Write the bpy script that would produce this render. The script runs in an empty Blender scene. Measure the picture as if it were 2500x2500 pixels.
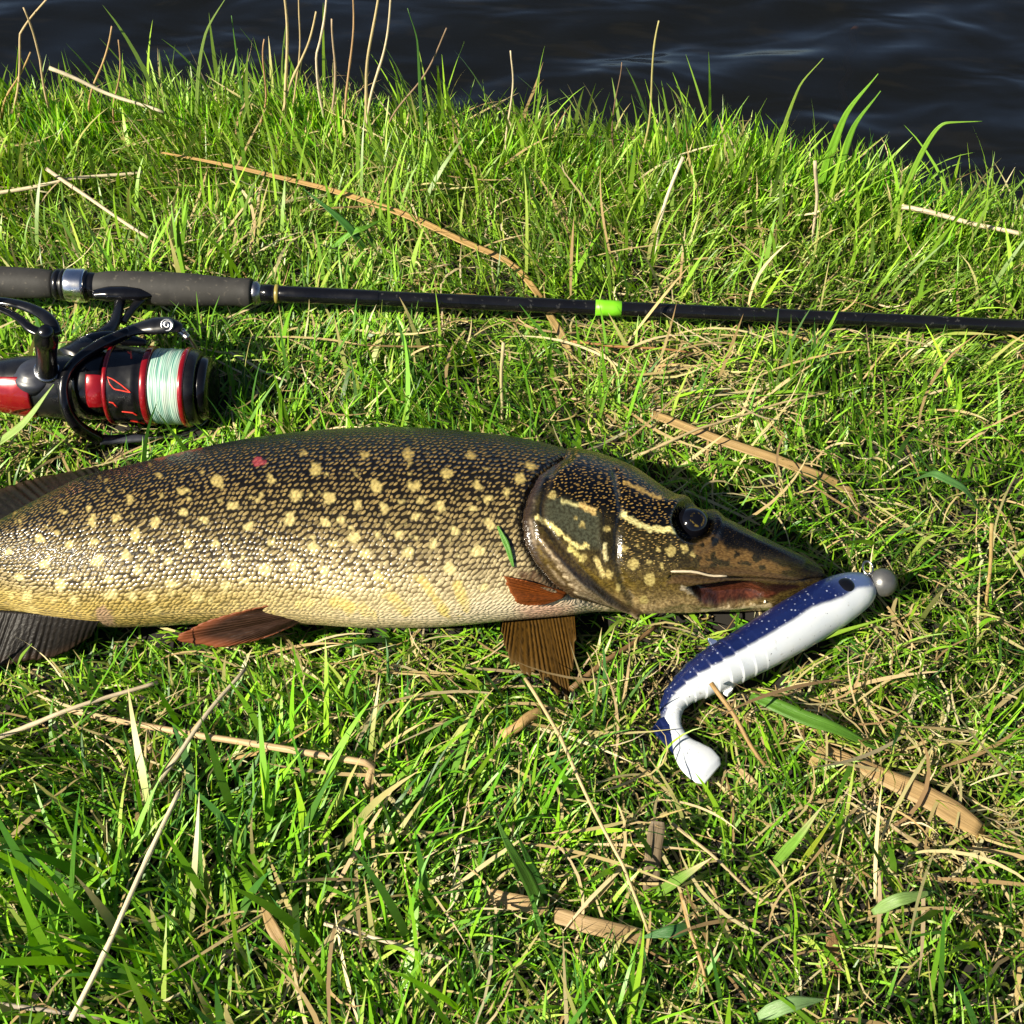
import bpy, math
import numpy as np
from mathutils import Vector
rng = np.random.default_rng(7)
R = math.radians
scene = bpy.context.scene
COL = scene.collection

# ------------------------------------------------------------------ camera
CAM_H, PITCH, THALF = 0.68, R(50), math.tan(R(22))
cam_d = bpy.data.cameras.new('camera'); cam = bpy.data.objects.new('camera', cam_d); COL.objects.link(cam)
cam.location = (0, 0, CAM_H); cam.rotation_euler = (R(90) - PITCH, 0, 0)
cam_d.sensor_width = 36; cam_d.lens = 18 / THALF; cam_d.clip_start = 0.02; cam_d.clip_end = 2000
scene.camera = cam
# ------------------------------------------------------------------ world, sun, exposure
SUN_AZ, SUN_EL = math.atan2(-1.0, -0.62), R(38)         # azimuth measured from +Y towards +X
w = bpy.data.worlds.new('World'); scene.world = w; w.use_nodes = True
nt = w.node_tree; sky = nt.nodes.new('ShaderNodeTexSky'); sky.sky_type = 'NISHITA'; sky.sun_disc = False
sky.sun_elevation = SUN_EL; sky.sun_rotation = SUN_AZ; sky.air_density = 0.6; sky.dust_density = 0.4
bg = nt.nodes['Background']; bg.inputs[1].default_value = 0.05
nt.links.new(sky.outputs[0], bg.inputs[0])
sd = bpy.data.lights.new('sun', 'SUN'); sun = bpy.data.objects.new('sun', sd); COL.objects.link(sun)
sd.energy = 5.0; sd.angle = R(0.53); sd.color = (1.0, 0.91, 0.73)
sdir = Vector((math.sin(SUN_AZ) * math.cos(SUN_EL), math.cos(SUN_AZ) * math.cos(SUN_EL), math.sin(SUN_EL)))
sun.rotation_euler = sdir.to_track_quat('Z', 'Y').to_euler(); sun.location = (-3, -2, 4)
vs = scene.view_settings; vs.view_transform = 'Standard'; vs.look = 'None'; vs.gamma = 1; vs.exposure = 1.35
vs.use_curve_mapping = False
scene.cycles.max_bounces = 4; scene.cycles.diffuse_bounces = 2; scene.cycles.glossy_bounces = 3; scene.cycles.transmission_bounces = 3; scene.cycles.transparent_max_bounces = 4

# ------------------------------------------------------------------ pixel <-> world (photo 2500 x 2500)
FW = np.array([0, math.cos(PITCH), -math.sin(PITCH)]); UP = np.array([0, math.sin(PITCH), math.cos(PITCH)])
CP = np.array([0, 0, CAM_H])
def ray(u, v):
    return FW + np.array([1., 0, 0]) * ((u - 1250) / 1250 * THALF) + UP * ((1250 - v) / 1250 * THALF)
def at_z(u, v, z):
    d = ray(u, v); return CP + d * ((z - CAM_H) / d[2])
def at_y(u, v, y):
    d = ray(u, v); return CP + d * (y / d[1])
def project(P):
    D = P - CP; dep = D @ FW
    return 1250 + D[..., 0] / dep / THALF * 1250, 1250 - (D @ UP) / dep / THALF * 1250, dep
def pxm(p):                                             # metres per photo pixel at a point
    return ((np.asarray(p) - CP) @ FW) * THALF / 1250

# ------------------------------------------------------------------ helpers
def vnoise(x, y, seed=0, oct=3):
    """cheap value noise, 0..1"""
    out = 0; amp = 1; tot = 0
    for o in range(oct):
        xi = np.floor(x).astype(np.int64); yi = np.floor(y).astype(np.int64); fx = x - xi; fy = y - yi
        fx = fx * fx * (3 - 2 * fx); fy = fy * fy * (3 - 2 * fy)
        def h(a, b):
            n = (a * 374761393 + b * 668265263 + (seed + o) * 1442695041) & 0xffffffff
            n = ((n ^ (n >> 13)) * 1274126177) & 0xffffffff
            return ((n ^ (n >> 16)) & 0xffff) / 65535.0
        out = out + amp * ((h(xi, yi) * (1 - fx) + h(xi + 1, yi) * fx) * (1 - fy) + (h(xi, yi + 1) * (1 - fx) + h(xi + 1, yi + 1) * fx) * fy)
        tot += amp; amp *= 0.5; x = x * 2.03 + 5.1; y = y * 2.03 + 3.7
    return out / tot
def sstep(a, b, x):
    t = np.clip((x - a) / (b - a), 0, 1); return t * t * (3 - 2 * t)
def poly_dist(px, py, pts):
    d = np.full(np.shape(px), 1e9)
    for (x0, y0), (x1, y1) in zip(pts[:-1], pts[1:]):
        dx, dy = x1 - x0, y1 - y0; L = dx * dx + dy * dy + 1e-9
        t = np.clip(((px - x0) * dx + (py - y0) * dy) / L, 0, 1)
        d = np.minimum(d, np.hypot(px - x0 - t * dx, py - y0 - t * dy))
    return d
def in_poly(px, py, pts):
    """signed distance: negative inside"""
    ins = np.zeros(np.shape(px), bool)
    n = len(pts)
    for i in range(n):
        x0, y0 = pts[i]; x1, y1 = pts[(i + 1) % n]
        c = ((y0 > py) != (y1 > py)) & (px < (x1 - x0) * (py - y0) / (y1 - y0 + 1e-12) + x0)
        ins ^= c
    d = poly_dist(px, py, list(pts) + [pts[0]])
    return np.where(ins, -d, d)
def resample(P, n, smooth=True):
    P = np.asarray(P, float)
    s = np.r_[0, np.cumsum(np.linalg.norm(np.diff(P, axis=0), axis=1))]; q = np.linspace(0, s[-1], n)
    if smooth and len(P) > 2: return np.stack([pchip(s, P[:, k], q) for k in range(P.shape[1])], 1)
    return np.stack([np.interp(q, s, P[:, k]) for k in range(P.shape[1])], 1)
def pchip(x, y, q):
    x = np.asarray(x, float); y = np.asarray(y, float); h = np.diff(x); d = np.diff(y) / h; m = np.zeros_like(y)
    for i in range(1, len(x) - 1):
        if d[i - 1] * d[i] > 0:
            w1 = 2 * h[i] + h[i - 1]; w2 = h[i] + 2 * h[i - 1]; m[i] = (w1 + w2) / (w1 / d[i - 1] + w2 / d[i])
    m[0] = d[0]; m[-1] = d[-1]
    i = np.clip(np.searchsorted(x, q) - 1, 0, len(x) - 2); t = (q - x[i]) / h[i]
    return ((2 * t**3 - 3 * t**2 + 1) * y[i] + (t**3 - 2 * t**2 + t) * h[i] * m[i] + (-2 * t**3 + 3 * t**2) * y[i + 1] + (t**3 - t**2) * h[i] * m[i + 1])

def link(o, parent=None):
    COL.objects.link(o)
    if parent is not None:
        o.parent = parent; o.matrix_parent_inverse.identity()
    return o
def tag(o, label=None, cat=None, group=None, kind=None):
    if label: o['label'] = label
    if cat: o['category'] = cat
    if group: o['group'] = group
    if kind: o['kind'] = kind
    return o
SOLID = []                                              # world-space samples of solid things, for keeping grass out of them
def make(name, V, F, mat, parent=None, origin=None, smooth=True, solid=True, attrs=None):
    """V world verts. A child is stored relative to its parent's location (parents are never rotated)."""
    V = np.asarray(V, float)
    if origin is None: origin = V.mean(0)
    base = np.asarray(origin, float)
    me = bpy.data.meshes.new(name)
    L = V - base
    if isinstance(F, np.ndarray):
        k = F.shape[1]; me.vertices.add(len(L)); me.vertices.foreach_set('co', L.astype(np.float32).ravel())
        me.loops.add(F.size); me.loops.foreach_set('vertex_index', F.astype(np.int32).ravel())
        me.polygons.add(len(F)); me.polygons.foreach_set('loop_start', np.arange(0, F.size, k, dtype=np.int32))
        me.update(calc_edges=True)
    else:
        me.from_pydata([tuple(a) for a in L], [], [list(f) for f in F]); me.update()
    if smooth: me.polygons.foreach_set('use_smooth', np.ones(len(me.polygons), bool))
    if attrs:
        for an, arr in attrs.items():
            arr = np.asarray(arr, np.float32)
            if arr.ndim == 1:
                a = me.attributes.new(an, 'FLOAT', 'POINT'); a.data.foreach_set('value', arr)
            elif arr.shape[1] == 2:
                a = me.attributes.new(an, 'FLOAT_VECTOR', 'POINT'); a.data.foreach_set('vector', np.c_[arr, np.zeros(len(arr))].astype(np.float32).ravel())
            elif arr.shape[1] == 3:
                a = me.attributes.new(an, 'FLOAT_COLOR', 'POINT'); a.data.foreach_set('color', np.c_[arr, np.ones(len(arr))].astype(np.float32).ravel())
            else:
                a = me.attributes.new(an, 'FLOAT_COLOR', 'POINT'); a.data.foreach_set('color', arr.ravel())
    if mat: me.materials.append(mat)
    o = bpy.data.objects.new(name, me); link(o, parent)
    wp = np.zeros(3); q = parent
    while q is not None: wp = wp + np.array(q.location); q = q.parent
    o.location = base - wp
    if solid: SOLID.append(V)
    return o
def empty(name, loc):
    o = bpy.data.objects.new(name, None); o.empty_display_size = 0.03; COL.objects.link(o); o.location = loc; return o
def cat(*parts):
    Vs, Fs, n = [], [], 0
    for V, F in parts:
        V = np.asarray(V); Vs.append(V); Fs += [tuple(i + n for i in f) for f in F]; n += len(V)
    return np.concatenate(Vs), Fs
def frame_of(P):
    T = np.gradient(P, axis=0); T /= np.linalg.norm(T, axis=1)[:, None] + 1e-12
    ref = np.array([0, 0, 1.]) if abs(T[0][2]) < 0.9 else np.array([1., 0, 0])
    N = np.zeros_like(P); n = ref - T[0] * (ref @ T[0]); n /= np.linalg.norm(n)
    for i in range(len(P)):
        n = n - T[i] * (n @ T[i]); n /= np.linalg.norm(n) + 1e-12; N[i] = n
    return T, N, np.cross(T, N)
def tube(P, r, seg=12, flat=1.0, caps=True):
    """P centreline, r radius per point; flat scales the N (upward) axis"""
    P = np.asarray(P, float); r = np.broadcast_to(np.asarray(r, float), (len(P),))
    T, N, B = frame_of(P); a = np.linspace(0, 2 * np.pi, seg, endpoint=False)
    V = P[:, None] + (N[:, None] * (np.sin(a) * flat)[None, :, None] + B[:, None] * np.cos(a)[None, :, None]) * r[:, None, None]
    V = V.reshape(-1, 3); n = len(P)
    F = [(i * seg + j, i * seg + (j + 1) % seg, (i + 1) * seg + (j + 1) % seg, (i + 1) * seg + j) for i in range(n - 1) for j in range(seg)]
    if caps:
        F.append(tuple(range(seg))[::-1]); F.append(tuple((n - 1) * seg + j for j in range(seg)))
    return V, F
def lathe(c, ax, prof, seg=48, ref=None):
    """prof: list of (along axis, radius)"""
    c = np.asarray(c, float); ax = np.asarray(ax, float); ax /= np.linalg.norm(ax)
    ref = np.array([0, 0, 1.]) if ref is None else np.asarray(ref, float)
    n = ref - ax * (ref @ ax); n /= np.linalg.norm(n); b = np.cross(ax, n)
    a = np.linspace(0, 2 * np.pi, seg, endpoint=False)
    V = np.concatenate([c + ax * h + (n * np.cos(a)[:, None] + b * np.sin(a)[:, None]) * max(r, 1e-5) for h, r in prof])
    m = len(prof)
    F = [(i * seg + j, i * seg + (j + 1) % seg, (i + 1) * seg + (j + 1) % seg, (i + 1) * seg + j) for i in range(m - 1) for j in range(seg)]
    F.append(tuple(range(seg))[::-1]); F.append(tuple((m - 1) * seg + j for j in range(seg)))
    return V, F
def bevel(o, w=0.001, s=2, ang=35):
    m = o.modifiers.new('bevel', 'BEVEL'); m.width = w; m.segments = s; m.limit_method = 'ANGLE'; m.angle_limit = R(ang); return o
def grid_faces(nu, nv, wrap=False):
    i = np.arange(nu - 1)[:, None]; j = np.arange(nv if wrap else nv - 1)[None, :]; j2 = (j + 1) % nv
    return np.stack([i * nv + j, i * nv + j2, (i + 1) * nv + j2, (i + 1) * nv + j], -1).reshape(-1, 4)

# ------------------------------------------------------------------ materials
def newmat(name):
    m = bpy.data.materials.new(name); m.use_nodes = True; return m, m.node_tree, m.node_tree.nodes, m.node_tree.links
def N_(nt, typ, **kw):
    n = nt.nodes.new(typ)
    for k, v in kw.items():
        if isinstance(k, str) and k.startswith('i_'): n.inputs[k[2:]].default_value = v
        else: setattr(n, k, v)
    return n
def mth(nt, op, a, b=None, c=None, clamp=False):
    n = nt.nodes.new('ShaderNodeMath'); n.operation = op; n.use_clamp = clamp
    for i, x in enumerate((a, b, c)):
        if x is None: continue
        if isinstance(x, (int, float)): n.inputs[i].default_value = x
        else: nt.links.new(x, n.inputs[i])
    return n.outputs[0]
def mixc(nt, f, a, b, mode='MIX'):
    n = nt.nodes.new('ShaderNodeMix'); n.data_type = 'RGBA'; n.blend_type = mode
    for s, x in ((0, f), (6, a), (7, b)):
        if isinstance(x, (int, float)): n.inputs[s].default_value = x
        elif isinstance(x, (tuple, list)): n.inputs[s].default_value = (*x[:3], 1)
        else: nt.links.new(x, n.inputs[s])
    return n.outputs[2]
def mrange(nt, x, a, b, c=0.0, d=1.0):
    n = nt.nodes.new('ShaderNodeMapRange'); n.interpolation_type = 'SMOOTHSTEP'
    nt.links.new(x, n.inputs[0])
    for i, q in enumerate((a, b, c, d)):
        if isinstance(q, (int, float)): n.inputs[i + 1].default_value = q
        else: nt.links.new(q, n.inputs[i + 1])
    return n.outputs[0]
def simple(name, col, rough=0.5, metal=0.0, noise=0.12, nscale=120, bump=0.0, spec=0.5, coat=0.0, wear=None):
    m, nt, nd, lk = newmat(name); b = nd['Principled BSDF']
    tc = N_(nt, 'ShaderNodeTexCoord'); nz = N_(nt, 'ShaderNodeTexNoise', i_Scale=nscale, i_Detail=5.0)
    lk.new(tc.outputs['Object'], nz.inputs['Vector'])
    hi = tuple(min(1, c * (1 + noise * 2)) for c in col); lo = tuple(c * (1 - noise * 2) for c in col)
    c = mixc(nt, nz.outputs[0], lo, hi)
    if wear:
        n2 = N_(nt, 'ShaderNodeTexNoise', i_Scale=nscale * 4, i_Detail=6.0); lk.new(tc.outputs['Object'], n2.inputs['Vector'])
        c = mixc(nt, mrange(nt, n2.outputs[0], 0.62, 0.70), c, wear)
    lk.new(c, b.inputs['Base Color'])
    lk.new(mrange(nt, nz.outputs[0], 0.2, 0.8, max(0.02, rough - 0.1), min(1, rough + 0.12)), b.inputs['Roughness'])
    b.inputs['Metallic'].default_value = metal; b.inputs['Specular IOR Level'].default_value = spec
    b.inputs['Coat Weight'].default_value = coat
    if bump:
        bp = N_(nt, 'ShaderNodeBump', i_Strength=bump, i_Distance=0.001); lk.new(nz.outputs[0], bp.inputs['Height']); lk.new(bp.outputs[0], b.inputs['Normal'])
    return m
def blade_mat(name, trans=0.28, rough=0.42, fib=False):
    m, nt, nd, lk = newmat(name); b = nd['Principled BSDF']; out = nd['Material Output']
    at = N_(nt, 'ShaderNodeAttribute', attribute_name='col')
    tc = N_(nt, 'ShaderNodeTexCoord'); nz = N_(nt, 'ShaderNodeTexNoise', i_Scale=260.0, i_Detail=3.0); lk.new(tc.outputs['Object'], nz.inputs['Vector'])
    c = mixc(nt, mrange(nt, nz.outputs[0], 0.3, 0.7, 0.0, 0.35), at.outputs['Color'], (0.02, 0.03, 0.01), 'MULTIPLY')
    c = mixc(nt, 0.75, c, at.outputs['Color'])
    if fib:
        fb = N_(nt, 'ShaderNodeAttribute', attribute_name='fib'); fm = N_(nt, 'ShaderNodeMapping'); fm.inputs['Scale'].default_value = (7, 2.2, 1); lk.new(fb.outputs['Vector'], fm.inputs[0])
        fn = N_(nt, 'ShaderNodeTexNoise', i_Scale=1.0, i_Detail=4.0, i_Roughness=0.65); lk.new(fm.outputs[0], fn.inputs['Vector'])
        c = mixc(nt, mth(nt, 'MULTIPLY', mrange(nt, fn.outputs[0], 0.42, 0.62), fb.outputs['Alpha']), c, mixc(nt, 1.0, c, (.52, .50, .44), 'MULTIPLY'))
        fbp = N_(nt, 'ShaderNodeBump', i_Strength=0.5, i_Distance=0.0006); lk.new(fn.outputs[0], fbp.inputs['Height']); lk.new(fbp.outputs[0], b.inputs['Normal'])
    lk.new(c, b.inputs['Base Color']); b.inputs['Roughness'].default_value = rough; b.inputs['Specular IOR Level'].default_value = 0.38
    tr = N_(nt, 'ShaderNodeBsdfTranslucent')
    hs = N_(nt, 'ShaderNodeHueSaturation', i_Saturation=1.15, i_Value=1.25); lk.new(c, hs.inputs['Color']); lk.new(hs.outputs[0], tr.inputs[0])
    mx = N_(nt, 'ShaderNodeMixShader'); mx.inputs[0].default_value = trans
    lk.new(b.outputs[0], mx.inputs[1]); lk.new(tr.outputs[0], mx.inputs[2]); lk.new(mx.outputs[0], out.inputs[0])
    return m
M_GRASS = blade_mat('grass_blade'); M_THATCH = blade_mat('dead_grass', 0.22, 0.55)
M_BLADE = blade_mat('single_blade', fib=True); M_STRAW = blade_mat('dry_straw', 0.22, 0.55, True)
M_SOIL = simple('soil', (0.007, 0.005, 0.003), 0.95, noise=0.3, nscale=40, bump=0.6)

# ================================================================== SETTING: bank, water
EDGE = np.array([at_z(u, v, 0)[:2] for u, v in ((-900, 260), (-300, 275), (0, 300), (300, 318), (600, 295), (1000, 328), (1400, 365), (1800, 410), (2150, 480), (2500, 592), (2900, 710), (3500, 820))])
def y_edge(x):
    return np.interp(x, EDGE[:, 0], EDGE[:, 1]) + 0.02 * (vnoise(np.asarray(x) * 9 + 40, np.asarray(x) * 0 + 3.3, 5) - 0.5)
WATER_Z = -0.20
def ground(x, y):
    x = np.asarray(x, float); y = np.asarray(y, float); e = y - y_edge(x)
    far = sstep(0.5, 3.0, np.maximum(np.abs(x) - 0.6, -y))
    z = (vnoise(x * 11, y * 11, 1) - 0.5) * (0.007 + 0.10 * far) + far * 0.25 * (vnoise(x * 0.6 + 9, y * 0.6, 2) - 0.5)
    z = z * (1 - sstep(-0.1, 0.1, e)) - 0.008 * sstep(-0.25, 0.0, e)
    return z - 0.62 * sstep(-0.015, 0.42, e) - 0.5 * sstep(0.4, 3, e)
def axis_vals(fine0, fine1, step, far0, far1, n):
    a = np.arange(fine0, fine1, step)
    lo = fine0 - np.geomspace(step, fine0 - far0, n)[::-1]; hi = fine1 + np.geomspace(step, far1 - fine1, n)
    return np.r_[lo, a, hi]
gx = axis_vals(-1.3, 1.3, 0.02, -300, 300, 40); gy = axis_vals(-0.2, 1.9, 0.02, -300, 300, 40)
GX, GY = np.meshgrid(gx, gy, indexing='ij')
gv = np.stack([GX, GY, ground(GX, GY)], -1).reshape(-1, 3)
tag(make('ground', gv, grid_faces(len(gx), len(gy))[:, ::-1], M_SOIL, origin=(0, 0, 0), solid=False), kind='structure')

m, nt, nd, lk = newmat('lake_water'); b = nd['Principled BSDF']; out = nd['Material Output']
tc = N_(nt, 'ShaderNodeTexCoord'); mp = N_(nt, 'ShaderNodeMapping'); mp.inputs['Scale'].default_value = (1.0, 1.9, 1.0); mp.inputs['Rotation'].default_value = (0, 0, R(18))
lk.new(tc.outputs['Object'], mp.inputs[0])
n1 = N_(nt, 'ShaderNodeTexNoise', i_Scale=5.0, i_Detail=2.0, i_Roughness=0.4, i_Distortion=0.7); lk.new(mp.outputs[0], n1.inputs['Vector'])
bp = N_(nt, 'ShaderNodeBump', i_Strength=0.40, i_Distance=0.03); lk.new(n1.outputs[0], bp.inputs['Height'])
fr = N_(nt, 'ShaderNodeFresnel', i_IOR=1.33); lk.new(bp.outputs[0], fr.inputs['Normal'])
gl = N_(nt, 'ShaderNodeBsdfGlossy', i_Roughness=0.12); lk.new(bp.outputs[0], gl.inputs['Normal'])
tp = N_(nt, 'ShaderNodeBsdfTransparent'); tp.inputs[0].default_value = (0.50, 0.46, 0.34, 1)
df = N_(nt, 'ShaderNodeBsdfDiffuse'); df.inputs[0].default_value = (0.012, 0.0135, 0.014, 1)
m1 = N_(nt, 'ShaderNodeMixShader'); m1.inputs[0].default_value = 0.35; lk.new(tp.outputs[0], m1.inputs[1]); lk.new(df.outputs[0], m1.inputs[2])
m2 = N_(nt, 'ShaderNodeMixShader'); lk.new(fr.outputs[0], m2.inputs[0]); lk.new(m1.outputs[0], m2.inputs[1]); lk.new(gl.outputs[0], m2.inputs[2])
lk.new(m2.outputs[0], out.inputs[0]); nd.remove(b); M_WATER = m
wx = axis_vals(-1.6, 1.6, 0.016, -300, 300, 36); wy = np.r_[np.arange(0.55, 2.6, 0.014), 2.6 + np.geomspace(0.02, 300, 40)]
WX, WY = np.meshgrid(wx, wy, indexing='ij')
ca, sa = math.cos(R(25)), math.sin(R(25)); rx = WX * ca + WY * sa; ry = -WX * sa + WY * ca
wz = 0.020 * (vnoise(rx * 3.2, ry * 7.5, 21, 2) - 0.5) + 0.012 * (vnoise(rx * 8, ry * 15, 22, 2) - 0.5)
wv = np.stack([WX, WY, WATER_Z + wz], -1).reshape(-1, 3)
tag(make('water', wv, grid_faces(len(wx), len(wy))[:, ::-1], M_WATER, origin=(0, 0, 0), solid=False), kind='structure')

# ================================================================== THE PIKE
def build_pike():
    # stations: photo column, dorsal row, belly row, half thickness (m), height of the axis (m)
    ST = np.array([
        (-420, 1478, 1572, .011, .020), (-300, 1440, 1560, .016, .022), (-150, 1370, 1535, .026, .030), (0, 1287, 1511, .036, .038),
        (83, 1236, 1520, .039, .041), (166, 1190, 1528, .042, .044), (232, 1157, 1531, .044, .045), (356, 1126, 1528, .0465, .047), (497, 1091, 1520, .048, .0485),
        (650, 1060, 1517, .049, .049), (800, 1042, 1520, .049, .049), (940, 1035, 1526, .049, .049), (1062, 1040, 1524, .048, .049), (1200, 1054, 1514, .047, .0485),
        (1300, 1073, 1507, .046, .048), (1390, 1101, 1501, .044, .046), (1461, 1131, 1495, .042, .044), (1573, 1187, 1492, .039, .042), (1666, 1229, 1492, .036, .039),
        (1736, 1262, 1492, .034, .037), (1829, 1308, 1492, .031, .0345), (1900, 1339, 1486, .027, .033), (1950, 1362, 1474, .022, .031), (1985, 1379, 1456, .016, .030),
        (2004, 1390, 1437, .010, .030), (2012, 1402, 1420, .004, .030)], float)
    C, A, B, S = [], [], [], []
    for u, vt, vb, bz, zc in ST:
        c = at_z(u, (vt + vb) / 2, zc); d = ray(u, (vt + vb) / 2); p = math.atan2(-d[2], d[1])
        h = (vb - vt) / 2 * pxm(c)
        bz = min(bz, h * 0.95 / max(math.cos(p), .1) * 0.97)
        a = math.sqrt(max(h * h - (bz * math.cos(p))**2, (0.35 * h)**2)) / math.sin(p)
        C.append(c); A.append(a); B.append(bz)
    C = np.array(C); A = np.array(A); B = np.array(B)
    s = np.r_[0, np.cumsum(np.linalg.norm(np.diff(C[:, :2], axis=0), axis=1))]
    n1 = 640; q = np.concatenate([np.linspace(0, s[3], 60, endpoint=False), np.linspace(s[3], s[14], 300, endpoint=False), np.linspace(s[14], s[-1], 300)])
    nS = len(q); P = np.stack([pchip(s, C[:, k], q) for k in range(3)], 1); a = pchip(s, A, q); bb = pchip(s, B, q)
    T = np.gradient(P[:, :2], q, axis=0); k = np.ones(31) / 31
    T = np.stack([np.convolve(np.pad(T[:, i], 15, 'edge'), k, 'valid') for i in (0, 1)], 1); T /= np.linalg.norm(T, axis=1)[:, None]
    D = np.stack([-T[:, 1], T[:, 0], T[:, 0] * 0], 1)    # dorsal direction (away from the viewer)
    nT = 300; th = np.linspace(0, 2 * np.pi, nT, endpoint=False)
    hs = s[15]                                           # arc length of the gill edge, roughly
    headf = sstep(hs, hs + 0.06, q)
    ex = 1.0 - 0.10 * headf                              # head is a little boxier
    cy = np.sign(np.cos(th))[None] * np.abs(np.cos(th))[None]**ex[:, None]; sz = np.sign(np.sin(th))[None] * np.abs(np.sin(th))[None]**ex[:, None]
    # underside flattened where it presses on the grass
    V = P[:, None] + D[:, None] * (a[:, None] * cy)[..., None] + np.array([0, 0, 1.]) * (bb[:, None] * sz)[..., None]
    V[..., 2] = np.where(V[..., 2] < 0.0015, 0.0015 + (V[..., 2] - 0.0015) * 0.15, V[..., 2])
    def normals(V):
        du = np.gradient(V, axis=0); dv = np.roll(V, -1, 1) - np.roll(V, 1, 1); n = np.cross(dv, du)
        n /= np.linalg.norm(n, axis=2)[..., None] + 1e-12
        return n
    Nn = normals(V)
    if (Nn[nS // 2, nT // 4, 2]) < 0: Nn = -Nn
    pu, pv, _ = project(V); t = (th / np.pi)[None] * np.ones((nS, 1)); vis = (th > R(0)) & (th < R(228)); vis = np.ones((nS, 1), bool) * vis[None]
    SS = q[:, None] * np.ones((1, nT))
    # ---------- relief
    h4 = lambda L: [(1200 + x / 2.147, 1080 + y / 2.147) for x, y in L]
    h3 = lambda L: [(700 + x / 2.76, 1000 + y / 2.76) for x, y in L]
    gill = h3([(1870, 330), (1800, 370), (1700, 440), (1630, 580), (1590, 740), (1615, 900), (1690, 1040), (1800, 1170), (1920, 1270)]) + h4([(560, 850), (720, 900)])
    op = h4([(340, 130), (290, 250), (262, 350), (265, 420), (330, 520), (440, 640), (560, 740), (640, 800), (720, 850)])     # rear rim of bony gill cover
    pre = h4([(640, 190), (665, 300), (680, 380), (655, 480), (650, 600), (690, 720), (740, 790)])
    chk = h4([(560, 380), (565, 500), (590, 620), (640, 720), (700, 800)])
    mouth_top = h4([(930, 690), (1010, 685), (1230, 705), (1450, 715), (1600, 730), (1740, 715)])
    mouth_poly = h4([(1010, 740), (1060, 725), (1230, 720), (1450, 735), (1590, 745), (1650, 760), (1520, 790), (1470, 820), (1340, 838), (1180, 835), (1090, 800)])
    max_poly = h4([(900, 720), (940, 690), (1100, 650), (1300, 655), (1500, 690), (1690, 720), (1560, 735), (1300, 722), (1050, 735)])
    eye_px = (1690, 1276)
    disp = np.zeros((nS, nT))
    dg = poly_dist(pu, pv, gill); headside = in_poly(pu, pv, gill + [(1560, 1620), (2200, 1600), (2200, 1000), (1420, 1000)]) < 0
    lift = np.where(headside, sstep(0, 34, dg), 0) * 0.0050 * (1 - sstep(140, 330, dg))
    disp += np.where(vis, lift, 0); disp -= np.where(vis, 0.0042 * np.exp(-(dg / 9)**2) * (~headside), 0)
    do = poly_dist(pu, pv, op); disp -= np.where(vis, 0.0016 * np.exp(-(do / 8)**2), 0)
    dp = poly_dist(pu, pv, pre); disp -= np.where(vis, 0.0017 * np.exp(-(dp / 9)**2), 0)
    dc = poly_dist(pu, pv, chk); disp += np.where(vis, 0.0008 * np.exp(-(dc / 9)**2), 0)
    de = np.hypot(pu - eye_px[0], pv - eye_px[1]); disp -= np.where(vis, 0.0055 * (1 - sstep(34, 56, de)), 0); disp += np.where(vis, 0.0018 * np.exp(-((de - 62) / 12)**2), 0)
    dm = in_poly(pu, pv, mouth_poly); disp -= np.where(vis, 0.0075 * sstep(3, -14, dm) * (1 - .9 * sstep(1820, 1890, pu)), 0)
    dx = in_poly(pu, pv, max_poly); disp += np.where(vis, 0.0016 * sstep(2, -9, dx), 0)
    dmt = poly_dist(pu, pv, mouth_top); disp -= np.where(vis, 0.002 * np.exp(-(dmt / 5)**2), 0)
    brow = poly_dist(pu, pv, h4([(900, 330), (1060, 345), (1180, 420), (1400, 540), (1620, 640)])); disp += np.where(vis, 0.0022 * np.exp(-(brow / 16)**2), 0)
    lj = poly_dist(pu, pv, h4([(760, 850), (1000, 800), (1080, 815), (1300, 852), (1470, 858)])); disp += np.where(vis, 0.0014 * np.exp(-(lj / 9)**2), 0)
    branch = []
    for kx in range(7):
        L = h4([(250 + 30 * kx, 520 + 52 * kx - kx * 10), (420 + 30 * kx, 690 + 26 * kx), (610 + 18 * kx, 800 + 12 * kx), (760, 868)]); branch.append(L)
        disp += np.where(vis, 0.0008 * np.exp(-(poly_dist(pu, pv, L) / 6)**2), 0)
    disp += 0.0009 * (vnoise(SS * 60, t * 14, 31) - 0.5) * headf[:, None]
    disp *= np.minimum(1, bb / 0.02)[:, None] * (1 - sstep(1478, 1494, pv)) * (1 - .8 * (1 - sstep(1085, 1125, pv)))
    V = V + Nn * disp[..., None]
    # ---------- colour
    tt = np.abs(((t + 1) % 2) - 1)                       # 0 dorsal .. 1 belly, both flanks
    # fold underside symmetrical
    def ramp(stops, x):
        xs = [z[0] for z in stops]; return np.stack([np.interp(x, xs, [z[1][k] for z in stops]) for k in range(3)], -1)
    wob = tt + 0.10 * (vnoise(SS * 14, tt * 5, 11) - 0.5) + 0.05 * (vnoise(SS * 45, tt * 22, 12) - 0.5)
    left = 1 - sstep(0.05, 0.36, SS - s[3])               # tail end darker low on the flank
    wob = wob - 0.07 * left * sstep(0.6, 0.9, tt)
    dark = ramp([(0, (.0020, .0020, .0022)), (.32, (.0022, .0018, .0014)), (.48, (.0045, .0034, .0018)), (.60, (.010, .0075, .0032)), (.70, (.022, .016, .007)), (.80, (.048, .034, .015)), (.88, (.115, .085, .040)), (.95, (.38, .31, .19)), (1.0, (.50, .43, .30))], wob)
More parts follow.
